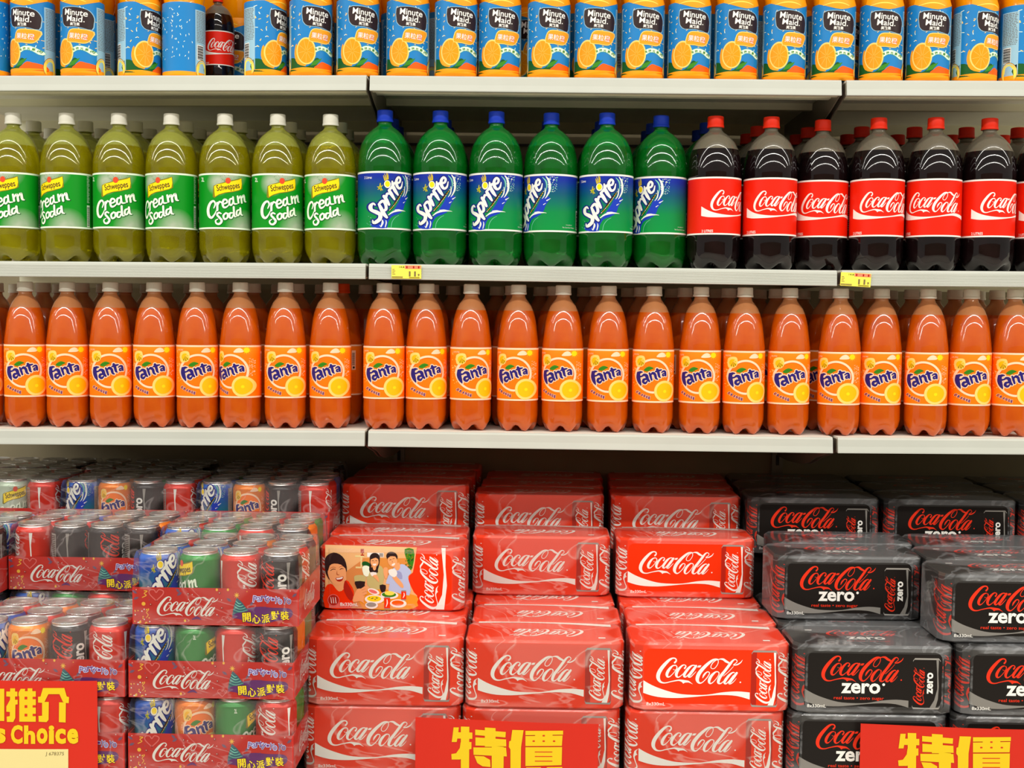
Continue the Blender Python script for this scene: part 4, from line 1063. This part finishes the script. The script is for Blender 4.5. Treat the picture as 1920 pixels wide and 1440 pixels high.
for i, (px, rr_) in enumerate(sp_b):
    if px in (1315,):
        lab = 'green soda bottle with dark blue cap, behind the first cola bottle from the left'
    elif px == 1299: lab = 'deeply shaded blue-capped green bottle at the far back, left of the first cola bottle'
    else:
        j = min(range(6), key=lambda k: abs(sp_px[k] - px)); lab = 'green soda bottle in the %s row, standing behind the %s front one from the left' % (ORD[rr_], ORD[j])
    place('lime', px, 1, YF + 0.112 * rr_ + 0.002, D(15 * i), lab, 'rear green soda bottles', fix=False)
ck_px = [1342, 1446.6, 1543, 1648, 1755, 1856, 1957]
ck_l = [-8, -36.5, -46.5, -37.6, -59.5, -14, -30]
ck_y = [0, 0, .030, .004, -.002, .004, .02]
for i, px in enumerate(ck_px):
    place('cola', px, 1, YF + ck_y[i], D(ck_l[i]), 'dark cola bottle with red cap and label, %s from the left in the front row' % ORD[i], 'front row of cola bottles')
ck_b = [(1420, 1), (1518, 1), (1616, 1), (1717, 1), (1811, 1), (1909, 1), (1396, 2), (1488, 2), (1591, 2), (1681, 2), (1784, 2), (1880, 2)]
for i, (px, rr_) in enumerate(ck_b):
    j = i % 6
    place('cola', px, 1, YF + 0.115 * rr_ + (.012 if rr_ == 1 else .01), D(50 * i), 'shaded cola bottle in the %s row, %s from the left there, red cap showing' % (ORD[rr_], ORD[j]), 'rear cola bottles', fix=False)
settle(1)
# --- lowest shelf: orange soda
fa_px = [-36, 47, 126, 207, 289, 370, 451, 535.5, 620, 721, 800, 884, 972.6, 1056.5, 1142, 1227, 1315, 1397.6, 1482, 1577, 1656, 1741, 1823, 1904]
fa_c = [-44, 40, 118, 202, 280, 369, 430, 531, 612, 717, 803, 891, 965, 1049, 1142, 1228, 1312, 1403, 1491, 1573, 1665, 1738, 1834, 1913]
YO = 0.055
for i, px in enumerate(fa_px):
    off = fa_c[i] - (px - 2 + (px - 400) * 0.003)
    place('orange', px, 2, YO + (0.0 if i % 2 else 0.002), asn(off / 41.) - asn(-3 / 41.), ('orange soda bottle with white cap, %s from the left in the front row' % ORD[i - 1]) if i else 'orange soda bottle cut off by the left edge of the photo', 'front row of orange soda bottles')
fb = [(-8, 1), (81, 1), (153, 1), (234, 1), (310, 1), (395, 1), (475, 1), (557, 1), (642, 1), (742, 1), (812, 1), (880, 1), (957, 1), (1040, 1), (1120, 1), (1203, 1), (1285, 1), (1367, 1), (1455.7, 1), (1550, 1), (1632, 1), (1710, 1), (1791, 1), (1870, 1), (1950, 1)]
for i, (px, rr_) in enumerate(fb):
    lab = 'shaded orange soda bottle in the second row, %s from the left there' % ORD[i]; cb = None
    if px == 642:
        lab = 'shaded second-row bottle with an orange cap, behind the eighth orange soda bottle'
        def cb(o):
            for ch in o.children:
                if ch.name.startswith('cap'):
                    me = ch.data.copy(); me.materials.clear(); me.materials.append(M['cap_orange']); ch.data = me
    place('orange', px, 2, YO + 0.098 + (0.008 if i % 2 else 0), D(37 * i), lab, 'rear orange soda bottles', fix=False, cb=cb)
for i in range(23):
    px = 30 + 82 * i
    place('orange', px, 2, YO + 0.20, D(67 * i), 'orange soda bottle in the dark third row, %s from the left there' % ORD[i], 'rear orange soda bottles', fix=False)
settle(2)
# --- top shelf: orange juice
mm_px = [-22, 62, 155, 262, 345, 498, 583, 671, 765, 855, 937, 1029, 1117, 1205, 1292, 1380, 1470, 1562, 1652, 1740, 1828, 1915]
mm_rot = [-150, -42, -33, 30, 150, 40, 4, 2, -6, 2, -4, 0, -6, 0, 0, 6, 4, 0, -2, 2, 32, 62]
mm_y = [0, 0, 0, .022, .024, .015, 0, 0, 0, 0, 0, 0, 0, 0, 0, 0, 0, 0, 0, 0, .006, .010]
for i, px in enumerate(mm_px):
    dsc = {3: 'label turned right', 4: 'turned to its small print', 5: 'label turned right'}.get(i, 'blue sleeve')
    place('juice', px, 0, 0.052 + mm_y[i], D(mm_rot[i]), 'orange juice bottle, %s, %s from the left in the front row' % (dsc, ORD[i]), 'front row of orange juice bottles')
n = 0
for r_ in range(2):
    for i in range(24):
        px = 14 + 82 * i + 30 * r_
        if r_ == 0 and 380 < px < 425: continue
        if r_ == 0 and px > 430 and px < 470: px = 444
        place('juice', px, 0, 0.155 + 0.098 * r_ + (0.006 if i % 2 else 0), D(57 * i + 20), 'shaded orange juice bottle in the %s row, %s from the left there' % (ORD[r_ + 1], ORD[min(i, 25)]), 'rear orange juice bottles', fix=False)
        n += 1
c5 = place('cola', 409, 0, 0.150, D(-40), 'small cola bottle with red label standing among the orange juice bottles', None, scale=0.62)
settle(0)

# ================================================================ cans in shrink-wrapped trays
RC, HC = 0.0330, 0.1150
cans = {}
def make_can(kind):
    mb = MB()
    shc = {'cola': 'can_red', 'zero': 'can_black', 'lime': 'sprite_can', 'orange': 'can_orange', 'cream': 'can_green', 'mist': 'can_white'}[kind]
    prof = [(.022, .003), (.0255, 0), (.0275, .002), (.0315, .009), (.033, .014), (.033, .1005), (.0325, .103), (.0305, .1065), (.0282, .1095), (.0272, .1110), (.0272, .1125)]
    mb.lathe(prof, shc, 32, lambda z: 'silver' if z < .010 or z > .1085 else shc)
    mb.art(can_art(kind, RC, 0.0865), cyl(RC, 0.014, 0.0003), 0.0045, smooth=True)
    lid = MB()
    lid.lathe([(.0268, .1118), (.0285, .1125), (.0288, .1142), (.0282, .1150), (.0272, .1148), (.0262, .1118), (.0235, .1112), (.0225, .1122), (.0, .1122)], 'rim', 32, lambda z: 'silver' if z < .1124 else 'rim')
    a = Art(); a.ell(0, 0.002, 0.006, 0.011, 'rim', 3, 16); a.ell(0, -0.013, 0.0075, 0.006, 'grey', 2, 14)
    lid.art(a, lambda u, v, l: (u, v, .1123 + l))
    return mb, lid
canmesh = {}
for k in ('cola', 'zero', 'lime', 'orange', 'cream', 'mist'):
    b_, l_ = make_can(k); o1 = b_.build('can'); o2 = l_.build('can_lid')
    canmesh[k] = (o1.data, o2.data); bpy.data.objects.remove(o1); bpy.data.objects.remove(o2)
tm = MB(); t_ = 0.0016; X0, X1 = -TW / 2, TW / 2
tm.box(X0, 0, 0, X1, TD, t_, 'tray_red'); tm.box(X0, 0, t_, X1, t_, TH, 'tray_red'); tm.box(X0, TD - t_, t_, X1, TD, TH, 'tray_red')
tm.box(X0, t_, t_, X0 + t_, TD - t_, TH, 'tray_red'); tm.box(X1 - t_, t_, t_, X1, TD - t_, TH, 'tray_red')
tm.art(tray_front(), lambda u, v, l: (u, -0.0002 - l, v))
sa = Art(); logo(sa, 'white', 0.05, 0.014, 0.15, 0.046)
tm.art(sa, lambda u, v, l: (X1 + 0.0002 + l, u, v)); tm.art(sa, lambda u, v, l: (X0 - 0.0002 - l, TD - u, v))
to = tm.build('tray'); tray_me = to.data; bpy.data.objects.remove(to)
def wrap_mesh(w_, d_, z1, zin, inset, matn, name, wob=0.0015, seed=1, nx=26, ny=14, nz=10):
    """a closed film skin: straight up to zin, drawn in towards the top"""
    rnd = random.Random(seed); mb = MB()
    prof = [(0, 0.0005), (0, zin), (inset * 0.55, z1 * 0.93), (inset, z1), (inset + 0.012, z1 + 0.0012)]
    rings = []
    def ringpts(off):
        x0, x1, y0, y1 = -w_ / 2 + off, w_ / 2 - off, off, d_ - off
        return rr(x0, y0, x1, y1, 0.004 + off * 0.6, 3)
    vs = []; nn = len(ringpts(0))
    for j, (off, z) in enumerate(prof):
        for k, (x, y) in enumerate(ringpts(off)):
            q = wob * (rnd.random() - 0.5) if 0 < j else 0
            vs.append((x + q, y + q * 0.6, z + q * 0.5))
    fs = [(j * nn + k, j * nn + (k + 1) % nn, (j + 1) * nn + (k + 1) % nn, (j + 1) * nn + k) for j in range(len(prof) - 1) for k in range(nn)]
    fs.append(tuple((len(prof) - 1) * nn + k for k in range(nn)))
    mb.add(vs, fs, matn, False)
    return mb
wo = wrap_mesh(TW + 0.0016, TD + 0.0016, HC + 0.0012, 0.058, 0.0035, 'film_case', 'w').build('shrink_wrap'); wrap_me = wo.data; bpy.data.objects.remove(wo)
def put_me(name, me, parent, loc=(0, 0, 0), rz=0):
    o = bpy.data.objects.new(name, me); C.objects.link(o); o.parent = parent; o.location = loc; o.rotation_euler = (0, 0, rz); return o
CR = {'lime': 8, 'cream': -62, 'cola': 18, 'zero': -22, 'orange': 5, 'mist': -10}
def case(px, Y, zb, front, label, seed=0, rots=None):
    X = atx(px, zb + 0.04, Y)
    root = empty('drinks_case', (X, Y, zb)); rnd = random.Random(seed)
    tag(root, label, 'case of cans', 'shrink-wrapped trays of mixed cans')
    put_me('tray', tray_me, root); put_me('shrink_wrap', wrap_me, root, (0, -0.0008, 0))
    kinds = ['lime', 'cream', 'cola', 'zero', 'orange', 'zero', 'cola']
    for j in range(3):
        for i in range(4):
            k = front[i] if j == 0 else (front[i] if rnd.random() < 0.5 else rnd.choice(kinds))
            x = (i - 1.5) * 0.0664; y = 0.0345 + j * 0.0655
            rz = D((rots[i] if rots else CR[k]) if j == 0 else rnd.uniform(-180, 180)) + (psi(X, Y) if j == 0 else 0)
            c = put_me('can', canmesh[k][0], root, (x, y, t_ + 0.0002), rz)
            put_me('can_lid', canmesh[k][1], c, (0, 0, 0), D(rnd.uniform(-180, 180)) if j else D(rnd.uniform(-40, 40)))
    return root
ZA = [0.994, 0.8745, 0.755]
A4 = ['lime', 'cream', 'cola', 'zero']
case(404, -0.475, ZA[0], A4, 'party tray of mixed cans topping the front stack left of the picture carton', 1, [20, -68, 22, -48])
case(396, -0.475, ZA[1], A4, 'second party tray from the top in the front stack of can trays, green can second', 2, [-2, 60, 48, -25])
case(395, -0.475, ZA[2], ['lime', 'orange', 'cream', 'cola'], 'third party tray down in the front stack, orange can second and green third', 3, [15, 20, 62, -30])
case(79, -0.475, ZA[1], ['lime', 'orange', 'zero', 'cola'], 'tray of mixed cans partly behind the red sign with lettering at bottom left, upper one', 4, [40, 0, -20, -22])
case(79, -0.475, ZA[2], ['zero', 'orange', 'zero', 'cola'], 'tray of cans mostly hidden behind the red lettered sign at bottom left, lower one', 5, [0, 10, 0, 55])
case(155, -0.236, ZA[0], ['cola', 'zero', 'zero', 'zero'], 'party tray with one red and three black cans in front, set back at left', 6, [-75, 78, 12, 80])
case(154, -0.236, ZA[1], A4, 'tray of cans under the tray with one red and three black cans', 7)
case(-144, -0.272, ZA[0], ['zero', 'cola', 'zero', 'zero'], 'tray of cans cut by the left edge of the photo, dark can at its corner', 8)
case(-144, -0.272, ZA[1], A4, 'tray of cans under the one cut by the left edge of the photo', 9)
case(438, -0.240, ZA[0], A4, 'tray of mixed cans directly behind the top party tray of the front stack', 10, [10, 20, 30, -30])
case(438, -0.240, ZA[1], A4, 'hidden tray of cans under the one behind the top party tray', 11)
ZR = 1.0385
F4 = ['lime', 'orange', 'zero', 'cola']
case(492, 0.035, ZR, F4, 'rear tray of mixed cans beside the leftmost rear red carton', 12, [-38, 0, -78, 70])
case(237, 0.035, ZR, F4, 'rear tray of mixed cans, middle one of the three rear trays', 13, [-38, 0, -78, 68])
case(-20, 0.035, ZR, ['cola', 'lime', 'mist', 'cola'], 'rear tray with a pale green can at the far left edge', 14, [0, 0, 0, 68])
for i, (px, Y, z) in enumerate(((510, 0.24, ZR), (262, 0.24, ZR), (22, 0.24, ZR))):
    case(px, Y, z, [('zero', 'zero', 'cola', 'zero'), ('cola', 'zero', 'zero', 'zero'), ('zero', 'cola', 'zero', 'cola'), ('zero', 'zero', 'cola', 'zero')][i], ['dim tray of cans behind the rear tray nearest the red cartons', 'dim tray of cans behind the middle rear tray', 'dim tray of cans behind the far left rear tray', 'darkest tray of cans at the very back on the left'][i], 20 + i)

# ================================================================ cartons of eight cans
def carton_mesh(kind):
    mb = MB(); cm = 'carton_glare_grey' if kind == 'black' else 'carton_red'
    w2, c, e = CW / 2, 0.021, 0.0035
    def ringp(o, cc):
        x0, x1, y0, y1 = -w2 + o, w2 - o, o, CD - o
        return [(x0 + cc, y0), (x1 - cc, y0), (x1 - cc * .3, y0 + cc * .35), (x1, y0 + cc), (x1, y1 - cc), (x1 - cc * .3, y1 - cc * .35), (x1 - cc, y1), (x0 + cc, y1), (x0 + cc * .3, y1 - cc * .35), (x0, y1 - cc), (x0, y0 + cc), (x0 + cc * .3, y0 + cc * .35)]
    lev = [(0.0032, c + 0.003, 0.0), (0.0, c, 0.0035), (0.0, c, CH - 0.0042), (0.0018, c + 0.002, CH - 0.0010), (0.0045, c + 0.003, CH)]
    vs = []; n = 12
    for o, cc, z in lev: vs += [(x, y, z) for x, y in ringp(o, cc)]
    fs = [(j * n + k, j * n + (k + 1) % n, (j + 1) * n + (k + 1) % n, (j + 1) * n + k) for j in range(len(lev) - 1) for k in range(n)]
    mb.add(vs, fs, cm, False)
    mb.add(vs[:n], [tuple(range(n))[::-1]], cm); mb.add(vs[-n:], [tuple(range(n))], cm)
    fr = {'red': red_front, 'black': black_front, 'picture': picture_front}[kind]()
    mb.art(fr, lambda u, v, l: (u, -0.0002 - l, v + 0.002))
    tp = black_top() if kind == 'black' else red_top()
    mb.art(tp, lambda u, v, l: (u, v + 0.001, CH + 0.0002 + l))
    sc_ = 'logo_red' if kind == 'black' else 'white'
    s1 = side_art(sc_)
    k = 1 / math.sqrt(2)
    for sg in (-1, 1):
        # wordmark bent round each front corner of the pack
        def mp(u, v, l, sg=sg):
            # u -0.022..0.022 from front to side
            t = (u + 0.022) / 0.044; a_ = (-0.85 + 2.2 * t) if sg > 0 else (-0.85 + 2.2 * (1 - t))
            path = [(w2 - c, 0), (w2 - c * .3, c * .35), (w2, c), (w2, c * 2.0)]
            s_ = (t if sg > 0 else 1 - t) * 2.999; i = min(2, int(s_)); f_ = s_ - i
            x = path[i][0] + (path[i + 1][0] - path[i][0]) * f_; y = path[i][1] + (path[i + 1][1] - path[i][1]) * f_
            nx, ny = [(0.45, -0.9), (0.9, -0.45), (1, 0)][i]
            return (sg * (x + nx * (0.0004 + l)), y + ny * (0.0004 + l), v)
        mb.art(s1, mp, 0.0048)
    return mb
cart_me = {}
for k in ('red', 'black', 'picture'):
    o = carton_mesh(k).build('carton'); cart_me[k] = o.data; bpy.data.objects.remove(o)
def cwrap(kind, seed):
    """film skin of a carton, drawn round the ends"""
    mb = MB(); rnd = random.Random(seed); g = 0.0011
    w2, c = CW / 2 + g, 0.021
    def ringp(o, cc):
        x0, x1, y0, y1 = -w2 + o, w2 - o, -g + o, CD + g - o
        P = [(x0 + cc, y0), (x1 - cc, y0), (x1 - cc * .3, y0 + cc * .35), (x1, y0 + cc), (x1, y1 - cc), (x1 - cc * .3, y1 - cc * .35), (x1 - cc, y1), (x0 + cc, y1), (x0 + cc * .3, y1 - cc * .35), (x0, y1 - cc), (x0, y0 + cc), (x0 + cc * .3, y0 + cc * .35)]
        return P
    lev = [(0.003, c + 0.003, 0.0002), (0.0, c, 0.0035), (0.0, c, CH - 0.0038), (0.0032, c + 0.003, CH + g * 0.6)]
    n = 12; vs = []
    for o, cc, z in lev: vs += [(x, y, z) for x, y in ringp(o, cc)]
    fs = []
    for j in range(len(lev) - 1):
        for k in range(n):
            if kind != 'red' and j == 1 and k == 0: continue
            fs.append((j * n + k, j * n + (k + 1) % n, (j + 1) * n + (k + 1) % n, (j + 1) * n + k))
    fs.append(tuple((len(lev) - 1) * n + k for k in range(n)))
    m_ = 'film_black' if kind == 'black' else 'film_red'
    mb.add(vs, fs, m_, False)
    if kind != 'red':
        a = Art(); a.poly([(-w2 + c, 0.0035), (w2 - c, 0.0035), (w2 - c, CH - 0.0038), (-w2 + c, CH - 0.0038)], m_, 0, holes=[rr(-0.113, 0.0135, 0.113, CH - 0.010, 0.012)[::-1]])
        mb.art(a, lambda u, v, l: (u, -g, v))
    return mb
wrap_c = {}
for k, kk in (('red', 'red'), ('black', 'black'), ('open', 'open')):
    o = cwrap(kk, 1).build('shrink_wrap'); wrap_c[k] = o.data; bpy.data.objects.remove(o)
def carton(kind, px, Y, zb, label, wrap='red', rz=0.0, grp=None):
    X = atx(px, zb + 0.06, Y)
    root = empty('drinks_carton', (X, Y, zb), rz)
    tag(root, label, 'carton', grp or ('black eight-can cartons' if kind == 'black' else 'red eight-can cartons'))
    put_me('carton', cart_me[kind], root)
    if wrap: put_me('shrink_wrap', wrap_c['black' if kind == 'black' else wrap], root)
    return root
Z0, Z1, ZU = 0.8270, 0.9455, 1.0235
ZB = 0.7085
cn = ['first', 'second', 'third']
YB = [-0.350, -0.2105, -0.071]
for c_, (p0, p1) in enumerate(((719, 717), (1021, 1015), (1332, 1325))):
    Xc = atx(p0, Z0 + .06, YB[0])
    for r_ in range(3):
        o = carton('red', p0, YB[r_], Z0, ['red cola carton, %s from the left in the lower full row, front of its pile' % cn[c_],
            'red cola carton right behind the %s front carton of the lower full row' % cn[c_],
            'red cola carton third deep in the %s pile of the lower full row' % cn[c_]][r_], 'open' if c_ == 2 and r_ == 0 else 'red')
        o.location.x = Xc + (0.004 if r_ == 1 else 0) * (1 if c_ else -1)
        o2 = carton('red', p1, YB[r_] + 0.003, ZB, ['red cola carton in the bottom cut-off row, %s from the left' % cn[c_], 'red cola carton second deep in the bottom row, %s pile' % cn[c_], 'red cola carton third deep in the bottom row, %s pile' % cn[c_]][r_])
        o2.location.x = Xc + (-0.004, -0.005, -0.006)[c_]
for c_, (p0, p1) in enumerate(((1640, 1632), (1950, 1944))):
    Xc = atx(p0, Z0 + .06, YB[0])
    for r_ in range(3):
        who = ('left', 'right')[c_]
        o = carton('black', p0, YB[r_] + 0.001, Z0, ['black cola carton in the lower full row, %s pile, front one' % who, 'black cola carton second deep in the lower full row, %s pile' % who, 'black cola carton third deep in the lower full row, %s pile' % who][r_]); o.location.x = Xc
        o2 = carton('black', p1, YB[r_] + 0.004, ZB, ['black cola carton in the bottom cut-off row, %s of two' % who, 'black cola carton second deep in the bottom row, %s pile' % who, 'black cola carton third deep in the bottom row, %s pile' % who][r_]); o2.location.x = Xc - 0.006
# second level
carton('picture', 733, -0.150, Z1, 'red carton printed with three people laughing over dinner', 'open', D(-1.0))
o = carton('red', 745, -0.010, Z1, 'red carton directly behind the carton with the dinner picture')
carton('red', 1015, -0.006, Z1, 'red cola carton right of the picture carton, middle row')
carton('red', 1286, -0.010, Z1, 'red cola carton in the middle row, next to the black cartons', 'open')
bk = carton('black', 1592, -0.174, Z1, 'black cola carton in the middle row, fully visible front', 'red', D(1.0))
o = carton('black', 1583, -0.035, Z1, 'black carton behind the fully visible middle-row black carton')
carton('black', 1915, -0.325, Z1, 'black cola carton in the middle row, cut by the right edge, nearest one')
o = carton('black', 1882, -0.186, Z1, 'black carton second deep in the pile cut by the right edge')
o = carton('black', 1853, -0.047, Z1, 'black carton third deep in the pile cut by the right edge')
# rear stacks
ZUS = (1.0205, 1.0030, 1.0030)
for c_, px in enumerate((757, 1011, 1268)):
    ZU = ZUS[c_]
    X = atx(px, ZU + .06, 0.165)
    for r_ in range(3):
        o = carton('red', px, 0.165 + 0.139 * r_, ZU, 'red carton in the %s rear pile under the shelf, %s from the front' % (('left', 'central', 'right')[c_], cn[r_])); o.location.x = X + 0.006 * r_
ZU = 1.0085
for c_, px in enumerate((1527, 1785, 2040)):
    X = atx(px, ZU + .06, 0.13)
    for r_ in range(3):
        o = carton('black', px, 0.13 + 0.139 * r_, ZU, 'black carton in the %s rear pile under the shelf, %s from the front' % (('left', 'central', 'far right')[c_], cn[r_])); o.location.x = X + 0.004 * r_
# ---- what the piles stand on
pf = MB(); XA = -0.420
pf.box(XA + .001, -0.349, 0.0, 1.7, 0.589, ZB - 0.0005, 'dark'); pf.box(XA + .001, 0.156, ZB - 0.0005, 1.7, 0.589, 1.0025, 'dark'); pf.box(XA + .001, 0.157, 1.0025, atx(757, 1.05, .165) + CW / 2 + 0.002, 0.589, 1.0200, 'dark'); pf.box(atx(1527, 1.05, .13) - CW / 2 + 0.022, 0.157, 1.0025, 1.69, 0.589, 1.0080, 'dark')
tag(pf.build('display_platform'), 'dark stepped platform under the piles of cartons, below the photo edge', 'platform')
pf = MB()
pf.box(-1.6, -0.474, 0.0, XA, 0.589, ZA[2] - 0.0005, 'dark'); pf.box(-1.6, 0.034, ZA[2] - 0.0005, XA, 0.589, ZR - 0.0005, 'dark')
tag(pf.build('display_platform'), 'dark stepped platform under the trays of cans at the left', 'platform')

# ================================================================ signs and price tags
def sign(px0, py0, px1, py1, Y, T, draw, label, name='price_sign', tilt=0.0):
    root = empty(name); c0 = at(px0, py0, Y); c1 = at(px1, py1, Y)
    zb = c0.z - (c0.x * 0 + 0.21)
    root.location = ((c0.x + c1.x) / 2, Y, c0.z)
    tag(root, label, 'sign', 'red and yellow sale signs')
    W = (c1.x - c0.x); b = MB(); n = 12; vs = []
    dz = c1.z - c0.z
    for i in range(n + 1):
        t = i / n; x = -W / 2 + W * t; z = dz * t - 0.0014 * math.sin(t * PI); y = 0.001 * math.sin(t * PI * 2)
        vs += [(x, y, z), (x, y, z - 0.21), (x, y + 0.0012, z), (x, y + 0.0012, z - 0.21)]
    fs = []
    for i in range(n):
        k = 4 * i; fs += [(k, k + 1, k + 5, k + 4), (k + 2, k + 6, k + 7, k + 3), (k, k + 4, k + 6, k + 2), (k + 1, k + 3, k + 7, k + 5)]
    fs += [(0, 2, 3, 1), (4 * n, 4 * n + 1, 4 * n + 3, 4 * n + 2)]
    b.add(vs, fs, 'sign_red', False); b.build('sign_board', root)
    a = Art(T); draw(a)
    l = MB(); ox = root.location
    def mp(u, v, lz):
        p = at(u, v, Y); t = (p.x - ox.x + W / 2) / W
        return (p.x - ox.x, 0.001 * math.sin(t * PI * 2) - 0.0006 - lz, p.z - ox.z)
    l.art(a, mp, 12); l.build('lettering', root)
    return root
def tejia(a):
    Yw, Rd = 'sign_yellow', 'sign_red'; p = a.poly
    p([(770, 145), (812, 145), (806, 200), (795, 262), (755, 262), (762, 210)], Yw, 1); p([(775, 183), (920, 186), (920, 237), (775, 233)], Yw, 1)
    p([(828, 138), (896, 140), (893, 620), (828, 620)], Yw, 1); p([(752, 358), (790, 352), (820, 310), (826, 265), (913, 262), (913, 318), (893, 320), (880, 380), (820, 402), (755, 402)], Yw, 1)
    p([(943, 162), (1188, 180), (1185, 224), (943, 206)], Yw, 1); p([(1020, 145), (1106, 150), (1106, 300), (1020, 300)], Yw, 1)
    p([(945, 224), (1190, 240), (1192, 296), (945, 290)], Yw, 1); p([(928, 305), (1190, 305), (1196, 376), (930, 364)], Yw, 1)
    p([(1075, 290), (1172, 300), (1168, 610), (1150, 640), (1040, 640), (1040, 590), (1075, 585)], Yw, 1); p([(936, 372), (1012, 376), (1062, 404), (1066, 462), (1002, 456), (960, 430)], Yw, 1)
    p([(1240, 163), (1330, 165), (1310, 300), (1305, 640), (1225, 640), (1225, 320), (1212, 300), (1215, 255), (1228, 250)], Yw, 1)
    p([(1345, 170), (1646, 168), (1646, 200), (1345, 205)], Yw, 1); p([(1345, 212), (1642, 207), (1636, 290), (1345, 292)], Yw, 1); p([(1422, 196), (1562, 196), (1562, 214), (1422, 214)], Yw, 1)
    for x, y in ((1482, 202), (1402, 246), (1482, 246), (1565, 246)): a.rect(x, y, x + 18, y + 12, Rd, 2)
    p([(1345, 301), (1638, 299), (1634, 444), (1345, 452)], Yw, 1)
    for y in (335, 371, 408): a.rect(1420, y, 1560, y + 7, Rd, 2)
    p([(1350, 462), (1640, 458), (1630, 520), (1350, 520)], Yw, 1); a.poly([(1470, 455), (1500, 450), (1530, 475), (1510, 520), (1460, 520)], Rd, 2)
YSG = -0.366
sign(779, 1345, 1122, 1358, YSG, lambda x, y: (670 + x / 4.267, 1330 + y / 4.267), tejia, 'red sale sign with yellow characters in front of the red cartons')
sign(1614, 1357, 1962, 1369, YSG, lambda x, y: (1614 - 779 + 670 + 2 + x / 4.267 * 1.005, 1342 + y / 4.267), tejia, 'red sale sign with yellow characters in front of the black cartons')
def choice(a):
    Yw, Rd = 'sign_yellow', 'sign_red'; p = a.poly
    a.rect(-60, 178, 72, 690, Yw, 1)
    p([(105, 222), (165, 222), (168, 172), (245, 172), (245, 222), (282, 222), (282, 300), (245, 300), (245, 352), (286, 352), (286, 425), (250, 430), (248, 640), (215, 705), (115, 705), (110, 622), (160, 612), (162, 548), (105, 542), (105, 460), (165, 352), (165, 305), (105, 300)], Yw, 1)
    p([(335, 178), (408, 178), (400, 215), (445, 215), (445, 170), (520, 170), (520, 215), (575, 215), (575, 700), (312, 700), (312, 300), (298, 290), (300, 240)], Yw, 1)
    for y in (303, 437, 573): a.rect(396, y, 440, y + 44, Rd, 2)
    for y in (303, 437, 573): a.rect(525, y, 580, y + 38, Rd, 2)
    p([(690, 165), (1028, 165), (1065, 298), (1102, 310), (1097, 406), (1050, 402), (1005, 385), (950, 262), (775, 262), (712, 388), (690, 402), (612, 395), (612, 305), (650, 300)], Yw, 1)
    p([(675, 385), (782, 385), (778, 670), (745, 706), (622, 700), (618, 608), (675, 604)], Yw, 1); p([(945, 392), (1052, 392), (1048, 712), (942, 706)], Yw, 1)
    for ch, x0, x1, y0 in (('C', 178, 366, 752), ('h', 388, 566, 758), ('o', 588, 764, 800), ('i', 780, 868, 758), ('c', 884, 1052, 808), ('e', 1072, 1250, 808)):
        a.text(ch, x0, y0, x1, 1052, Yw, 2, 0.045)
    a.text('s', -75, 806, 95, 1045, Yw, 2, 0.045)
    a.rect(-800, 1135, 1090, 1900, 'sign_cream', 1)
    a.text('J 678375', 728, 1180, 1022, 1250, 'sign_ink', 3, 0.0, shear=0.1)
sign(-200, 1272, 182, 1277, -0.484, lambda x, y: (x / 8.47, 1270 + y / 8.47), choice, 'red sign at bottom left with yellow characters, Choice lettering and cream panel')
def tag_at(px0, px1, py0, row, tilt, label):
    root = MB(); c0 = at(px0, py0, -0.0075); c1 = at(px1, py0, -0.0075); W = c1.x - c0.x; H = 0.026
    root.box(0, 0, -H, W, 0.0008, 0, 'tag_yellow')
    a = Art(lambda x, y: (x / 1420.0 * W, -(y - 320) / 600.0 * H))
    a.rect(640, 335, 1400, 480, 'tag_orange', 1)
    for x in (700, 1020, 1260): a.rect(x, 360, x + 70, 460, 'dark_red', 2)
    a.text('14.8', 370, 370, 610, 440, 'dark_green', 2, 0.01)
    a.text('11', 830, 590, 1160, 820, 'sign_ink', 2, 0.03); a.text('9', 1250, 700, 1340, 810, 'sign_ink', 2, 0.03)
    for k in range(4): a.rect(40, 500 + 70 * k, 150 + 40 * (k % 2), 520 + 70 * k, 'sign_ink', 2)
    for k in range(22): a.rect(20 + 24 * k, 820, 34 + 24 * k, 895, 'sign_ink', 2)
    a.rect(840, 850, 1340, 885, 'olive', 2)
    root.art(a, lambda u, v, l: (u, -0.0002 - l, v))
    o = root.build('price_tag'); o.location = (c0.x, -0.0075, c0.z); o.rotation_euler = (0, tilt, 0)
    tag(o, label, 'price tag', 'yellow price tags')
tag_at(734, 790, 497, 1, 0.0, 'yellow price tag clipped under the first green soda bottle')
tag_at(1577, 1634, 510, 1, 0.05, 'yellow price tag, slightly tilted, under the cola bottles')
